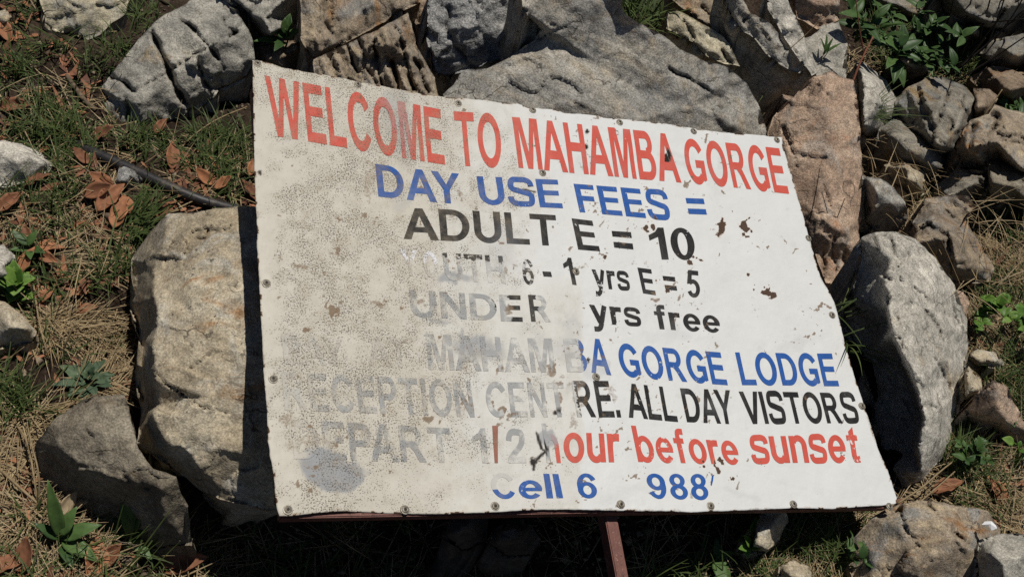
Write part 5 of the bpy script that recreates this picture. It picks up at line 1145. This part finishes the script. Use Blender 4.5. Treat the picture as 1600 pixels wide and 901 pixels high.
def bush(x, y, label, n_, spread, size, mat, name='leafy_bush', h=0.02, seed=1, asp=.42, tall=.12, stems=5):
    r_ = np.random.default_rng(seed); p = to_world(on_ground(np.array([float(x)]), np.array([float(y)]), h))[0]
    root = empty(name, p, label, 'plant'); Vs, Fs, Ts, off = [], [], [], 0
    for s in range(stems):
        a = r_.uniform(0, 6.28); d = r_.uniform(.2, 1) * spread; e = p + (math.cos(a) * E1W + math.sin(a) * E2W) * d + GW * tall * r_.uniform(.5, 1)
        pts = [p * (1 - t) + e * t + GW * .02 * math.sin(t * 3) for t in np.linspace(0, 1, 6)]
        if s < 3: tube('stem', pts, .0022, .001, mat, root, k=6)
        for k in range(n_ // stems):
            t = r_.uniform(.25, 1.05); q_ = p * (1 - t) + e * t + GW * .02 * math.sin(t * 3)
            L = size * r_.uniform(.4, 1.3); V, f = leaf_arrays(L, L * asp, fold=.3, droop=r_.uniform(.1, .9), seg=6, half=2, wav=.06, ph=k)
            V = put(basis(r_.uniform(0, 6.28), r_.uniform(-.2, .9), r_.uniform(-.3, .3), q_), V)
            Vs.append(V); Fs.append(f + off); off += len(V); Ts.append(np.full(len(V), r_.random()))
    mesh_obj('foliage', np.vstack(Vs), np.vstack(Fs), mat, root, attrs=dict(tint=np.concatenate(Ts)))
    return root
bush(1392, 108, 'dark green broad leafed bush at the top right above the rounded stone', 170, .17, .042, LEAF_D, seed=3, tall=.14, stems=11, h=.06)
plant(1378, 122, 'big drooping leaf shoot hanging in front of the dark green bush', [(-100, 0, .075, .036, .7, .06), (-72, -5, .07, .028, .8, .055), (-125, 12, .06, .026, .6, .06), (175, 25, .065, .024, .5, .08), (25, 25, .06, .026, .6, .08), (95, 40, .055, .026, .5, .09), (130, 35, .05, .02, .5, .07), (-20, 15, .055, .024, .6, .07)], LEAF_G, (.09, .003), h=.08)
bush(1336, 66, 'green leafy shoots beside the pinkish brown rock at the top edge', 40, .06, .05, LEAF_G, seed=5, tall=.10, stems=6, h=.14)
bush(1530, 508, 'bright green low weed right of the big pale boulder', 46, .075, .024, LEAF_B, name='clover_weed', seed=7, asp=.75, tall=.05, h=.01)
bush(1590, 522, 'pale green low weed at the right edge', 26, .06, .024, LEAF_B, name='clover_weed', seed=8, asp=.75, tall=.05, h=.01)
bush(1535, 665, 'feathery green weed at the foot of the mauve slab', 60, .06, .02, LEAF_G, name='leafy_weed', seed=9, asp=.4, tall=.06, h=.01)
bush(1505, 735, 'small round leafed green weed above the cracked brown rock', 26, .055, .023, LEAF_G, name='leafy_weed', seed=10, asp=.65, tall=.05, h=.01)
bush(1585, 725, 'small bright green weed at the lower right edge', 16, .045, .022, LEAF_B, name='clover_weed', seed=11, asp=.7, tall=.05, h=.01)
bush(1322, 880, 'green leafy weed at the bottom, left of the cracked brown rock', 14, .045, .027, LEAF_G, name='leafy_weed', seed=12, asp=.55, tall=.05, h=.01)
plant(1112, 880, 'single green leafed seedling at the edge of the shade under the sign', [(95, 35, .035, .014, .5, .02), (-80, 10, .052, .024, .6, .02), (-50, 5, .04, .02, .8, .015), (20, 30, .03, .013, .5, .02)], LEAF_G, (.04, .002))
bush(1155, 862, 'small pale sprig by the shade under the sign', 10, .02, .028, LEAF_B, name='leafy_weed', seed=13, asp=.6, tall=.04, h=.01)
bush(1470, 190, 'wispy green weed among the rocks below the twiggy shrub', 26, .06, .03, LEAF_D, name='leafy_weed', seed=14, asp=.3, tall=.06, h=.03)
bush(1570, 190, 'dark leafy weed in the shade at the right edge', 40, .08, .035, LEAF_D, name='leafy_weed', seed=15, asp=.35, tall=.06, h=.03)

# grass tufts one can tell apart
def tuft(x, y, label, n_, L, W, spread=.012, lean=(.1, .8), bend=(.3, 1.2), az=None, h=None, mat=None, seed=1):
    r_ = np.random.default_rng(seed); p = to_world(on_ground(np.array([float(x)]), np.array([float(y)]), h))[0] if h is not None else to_world(ground_at(np.array([float(x)]), np.array([float(y)])))[0]
    a = r_.uniform(0, 6.28, n_) if az is None else np.radians(r_.normal(az[0], az[1], n_))
    base = p + r_.normal(0, spread, (n_, 1)) * E1W + r_.normal(0, spread, (n_, 1)) * E2W - GW * .004
    o = ribbons('grass_tuft', base, a, r_.uniform(.45, 1.1, n_) * L, r_.uniform(.6, 1.1, n_) * W, r_.uniform(*lean, n_), r_.uniform(*bend, n_), mat or GRASS_M, seg=7, kind=None, frame=Matrix.Translation(Vector(p)))
    return tag(o, label, 'grass tuft')
tuft(185, 78, 'thick green grass tuft on the left shoulder of the cracked grey boulder', 80, .055, .0035, .022, h=.06, seed=1)
tuft(228, 30, 'grass tuft between the cream rock and the cracked grey boulder', 80, .065, .0035, .022, h=.08, seed=2)
tuft(150, 108, 'grass tuft hanging at the left end of the cracked grey boulder', 50, .05, .003, .02, h=.02, seed=3)
tuft(85, 75, 'long pale green grass blades under the cream rock', 50, .085, .0035, .02, seed=4, az=(-90, 50))
tuft(30, 110, 'spiky green grass tuft on bare soil at the left edge', 80, .075, .0035, .02, seed=5)
tuft(75, 200, 'green grass tuft above the flat grey stone', 110, .065, .0035, .03, seed=6)
tuft(210, 355, 'bright green grass tuft at the upper left of the tan boulder', 90, .085, .005, .018, az=(40, 40), seed=7)
tuft(8, 630, 'dark green grass tuft at the left edge, below the straw', 90, .085, .0035, .018, seed=8, az=(40, 60))
tuft(178, 525, 'thin grass in the shadowed gap left of the tan boulder', 24, .07, .0025, .01, seed=9)
tuft(985, 22, 'shaded green grass tuft beside the top of the grey slab', 130, .12, .006, .03, h=.16, seed=10)
tuft(1195, 140, 'thin grass tuft above the right end of the grey slab', 36, .12, .0025, .012, h=.10, seed=11)
tuft(1352, 178, 'green grass tuft fanning over the rounded light grey stone', 34, .11, .0028, .008, az=(10, 35), h=.12, seed=12, lean=(.6, 1.2), bend=(.1, .6))
tuft(1318, 480, 'long bent grass blades between the sign and the pale boulder', 16, .17, .0035, .012, az=(15, 30), h=.08, seed=13, lean=(.5, 1.1), bend=(.2, .9))
tuft(1322, 545, 'drooping green grass blades hanging beside the right edge of the sign', 14, .15, .0035, .012, az=(-70, 30), h=.09, seed=14, lean=(.3, 1.0), bend=(.6, 1.6))
tuft(1560, 620, 'dense green grass tuft at the right edge beside the mauve slab', 140, .10, .003, .03, seed=15)
tuft(1590, 580, 'tall grass clump at the right edge', 120, .11, .003, .03, seed=16)
tuft(1485, 725, 'straw and green tuft at the foot of the big pale boulder', 70, .10, .003, .012, az=(60, 40), seed=17)
tuft(1270, 850, 'green grass tuft below the sign near the cracked brown rock', 140, .06, .0028, .02, seed=18)
tuft(200, 880, 'long crossing grass blades among the weeds at the lower left', 26, .17, .003, .025, az=(60, 30), seed=19, lean=(.5, 1.1), bend=(0, .3))
tuft(1570, 350, 'wild green grass clump at the right edge', 120, .11, .003, .04, seed=20)
tuft(1430, 100, 'dim grass tuft behind the small rounded stone', 120, .09, .003, .04, seed=21)
tuft(1585, 160, 'dim green grass clump at the right edge below the twigs', 110, .09, .003, .03, h=.05, seed=22)

# single stalks, twigs, pipe
n = N('black_pipe'); co = n.coord(); PIPE_M = n.done(n.mix(n.maprange(n.noise(co, 40, 5, .7), .5, .65), (.022, .021, .022), (.085, .065, .05)), .5, .4, n.bump(n.noise(co, 200, 3), .3, .001))
n = N('twig_bark'); co = n.coord(); TWIG_M = n.done(n.ramp(n.noise(co, 90, 4), [(.3, (.06, .04, .028)), (.7, (.20, .15, .10))]), .85, .2)
n = N('red_stem'); RSTEM_M = n.done((.23, .085, .05), .6, .3)
n = N('dark_twig'); DTW_M = n.done((.03, .024, .02), .8, .2)
n = N('white_foil'); FOIL_M = n.done((.75, .75, .76), .35, .6)
def along(pts): return [to_world(on_ground(np.array([float(x)]), np.array([float(y)]), h))[0] if h > .0109 else to_world(ground_at(np.array([float(x)]), np.array([float(y)]), h))[0] for x, y, h in pts]
def smooth_path(P, it=2):
    P = np.array(P)
    for _ in range(it):
        q_ = [P[0]]
        for a, b in zip(P[:-1], P[1:]): q_ += [a * .75 + b * .25, a * .25 + b * .75]
        P = np.array(q_ + [P[-1]])
    return P
tag(tube('pipe', smooth_path(along([(120, 225, -.004), (140, 236, .0105), (200, 262, .0108), (260, 290, .0108), (310, 312, .0105), (350, 323, .009), (390, 332, .002)])), .0098, .0098, PIPE_M, k=14), 'black plastic pipe half buried in the grass left of the sign', 'pipe')
tag(tube('stick', smooth_path(along([(152, 326, .005), (166, 335, .010), (188, 351, .010), (200, 360, .0)])), .006, .007, TWIG_M, k=9), 'short grey brown stick below the pile of orange leaves', 'stick')
tag(tube('stick', smooth_path(along([(104, 118, .003), (118, 138, .010), (134, 160, .009), (150, 172, .0)])), .004, .005, TWIG_M, k=7), 'thin brown stick leaning at the left foot of the cracked grey boulder', 'stick')
STALK = [([(275, 240, .004), (300, 212, .02), (340, 185, .035), (386, 167, .02)], 'long pale straw stalk arching over bare soil beside the sign', .0017, STRAW_M),
 ([(52, 440, .003), (60, 500, .03), (72, 545, .02), (75, 560, .005)], 'long straw stalk standing beside the bright green weed', .0016, STRAW_M),
 ([(95, 560, .003), (105, 530, .03), (117, 505, .05)], 'thick orange straw stalk behind the rosette weed', .002, STRAW_M),
 ([(20, 655, .004), (45, 690, .03), (52, 740, .03), (60, 790, .01)], 'bent straw stalk left of the squat boulder', .002, STRAW_M),
 ([(-5, 728, .006), (35, 765, .014), (75, 800, .006)], 'thick straw stalk lying at the left edge, below the bent stalk', .0026, STRAW_M),
 ([(60, 785, .004), (62, 740, .04), (48, 690, .05), (44, 668, .04)], 'upright straw stalk touching the squat boulder', .0016, STRAW_M),
 ([(1402, 786, .06), (1440, 762, .08), (1470, 735, .09), (1487, 722, .06)], 'arched straw stalk rising from the sign corner', .0018, STRAW_M),
 ([(1430, 790, .05), (1465, 760, .07), (1492, 736, .06)], 'second straw stalk just below the arched one by the sign corner', .0016, STRAW_M),
 ([(1500, 320, .01), (1545, 308, .05), (1600, 290, .07)], 'pale stalk reaching to the right edge over the flat stones', .0013, STRAW_M),
 ([(1408, 362, .01), (1416, 345, .05), (1420, 325, .06)], 'short pale stalk right of the stone with the dark hollow', .0013, STRAW_M),
 ([(1500, 230, .04), (1535, 185, .12), (1566, 140, .17)], 'pale straw stem leaning across the rust brown stone', .0018, STRAW_M),
 ([(1197, 185, .06), (1212, 150, .12), (1236, 127, .15)], 'straw stem beside the little pale pink stone', .0016, STRAW_M),
 ([(1333, 126, .22), (1345, 95, .25), (1364, 58, .28)], 'red brown stem sticking up beside the top of the reddish slab', .0026, RSTEM_M),
 ([(1350, 84, .20), (1342, 40, .26), (1336, -10, .32)], 'thin orange stem rising to the top edge behind the red brown stem', .0016, RSTEM_M),
 ([(1265, 345, .10), (1275, 300, .16), (1281, 262, .2)], 'thin dark stalk in front of the reddish slab', .0011, DTW_M),
 ([(1298, 355, .08), (1290, 320, .13), (1284, 300, .15)], 'second thin dark stalk in front of the reddish slab', .001, DTW_M),
 ([(1300, 360, .07), (1310, 335, .11), (1320, 310, .15)], 'third dark stalk, right, in front of the reddish slab', .001, DTW_M),
 ([(1236, 75, .25), (1262, 52, .28), (1288, 26, .32)], 'fine pale stalk across the split grey rock', .001, STRAW_M),
 ([(505, 825, .01), (545, 852, .03), (580, 874, .01)], 'thin stalk in the dark under the sign', .0013, STRAW_M)]
for pts, label, r_, m_ in STALK: tag(tube('dry_stalk', smooth_path(along(pts)), r_, r_ * .6, m_, k=6), label, 'stalk')
root = empty('twiggy_shrub', along([(1490, 130, .03)])[0], 'bare dark twiggy shrub in the top right corner', 'shrub')
r_ = np.random.default_rng(4)
for x0, y0, x1, y1 in [(1474, 52, 1492, -20), (1502, 52, 1520, -20), (1530, 60, 1552, -20), (1540, 75, 1572, -10), (1555, 60, 1600, -5), (1500, 105, 1600, 15), (1490, 130, 1605, 55), (1505, 40, 1600, 30), (1570, 40, 1610, 10), (1515, 90, 1570, 20), (1478, 120, 1540, 60), (1525, 30, 1590, -15)]:
    mx_, my_ = (x0 + x1) / 2 + r_.uniform(-5, 5), (y0 + y1) / 2 + r_.uniform(-4, 4)
    tube('twig', smooth_path(along([(x0, y0, .10), (mx_, my_, .18), (x1, y1, .27)])), .0024, .0012, DTW_M, root, k=6)
V = np.array([(0, 0, 0), (.012, .004, .004), (.022, -.002, .001), (.030, .006, .006), (.026, .014, .002), (.014, .016, .006), (.003, .011, .001)]); V = V - V.mean(0)
V = V * .75; cpt = V.mean(0) + (0, 0, .004); Vt = np.vstack([V, cpt, V - (0, 0, .0006), cpt - (0, 0, .0006)]); fs = [(i, (i + 1) % 7, 7) for i in range(7)] + [((i + 1) % 7 + 8, i + 8, 15) for i in range(7)] + [(i, i + 8, (i + 1) % 7 + 8) for i in range(7)] + [(i, (i + 1) % 7 + 8, (i + 1) % 7) for i in range(7)]
fr = basis(-.6, .2, .1, along([(1547, 820, .125)])[0])
tag(mesh_obj('foil_scrap', put(fr, Vt), fs, FOIL_M, frame=fr, smooth=False), 'crumpled shiny white scrap on the cracked brown rock at the lower right', 'scrap')

print('plants', time.time() - T0)
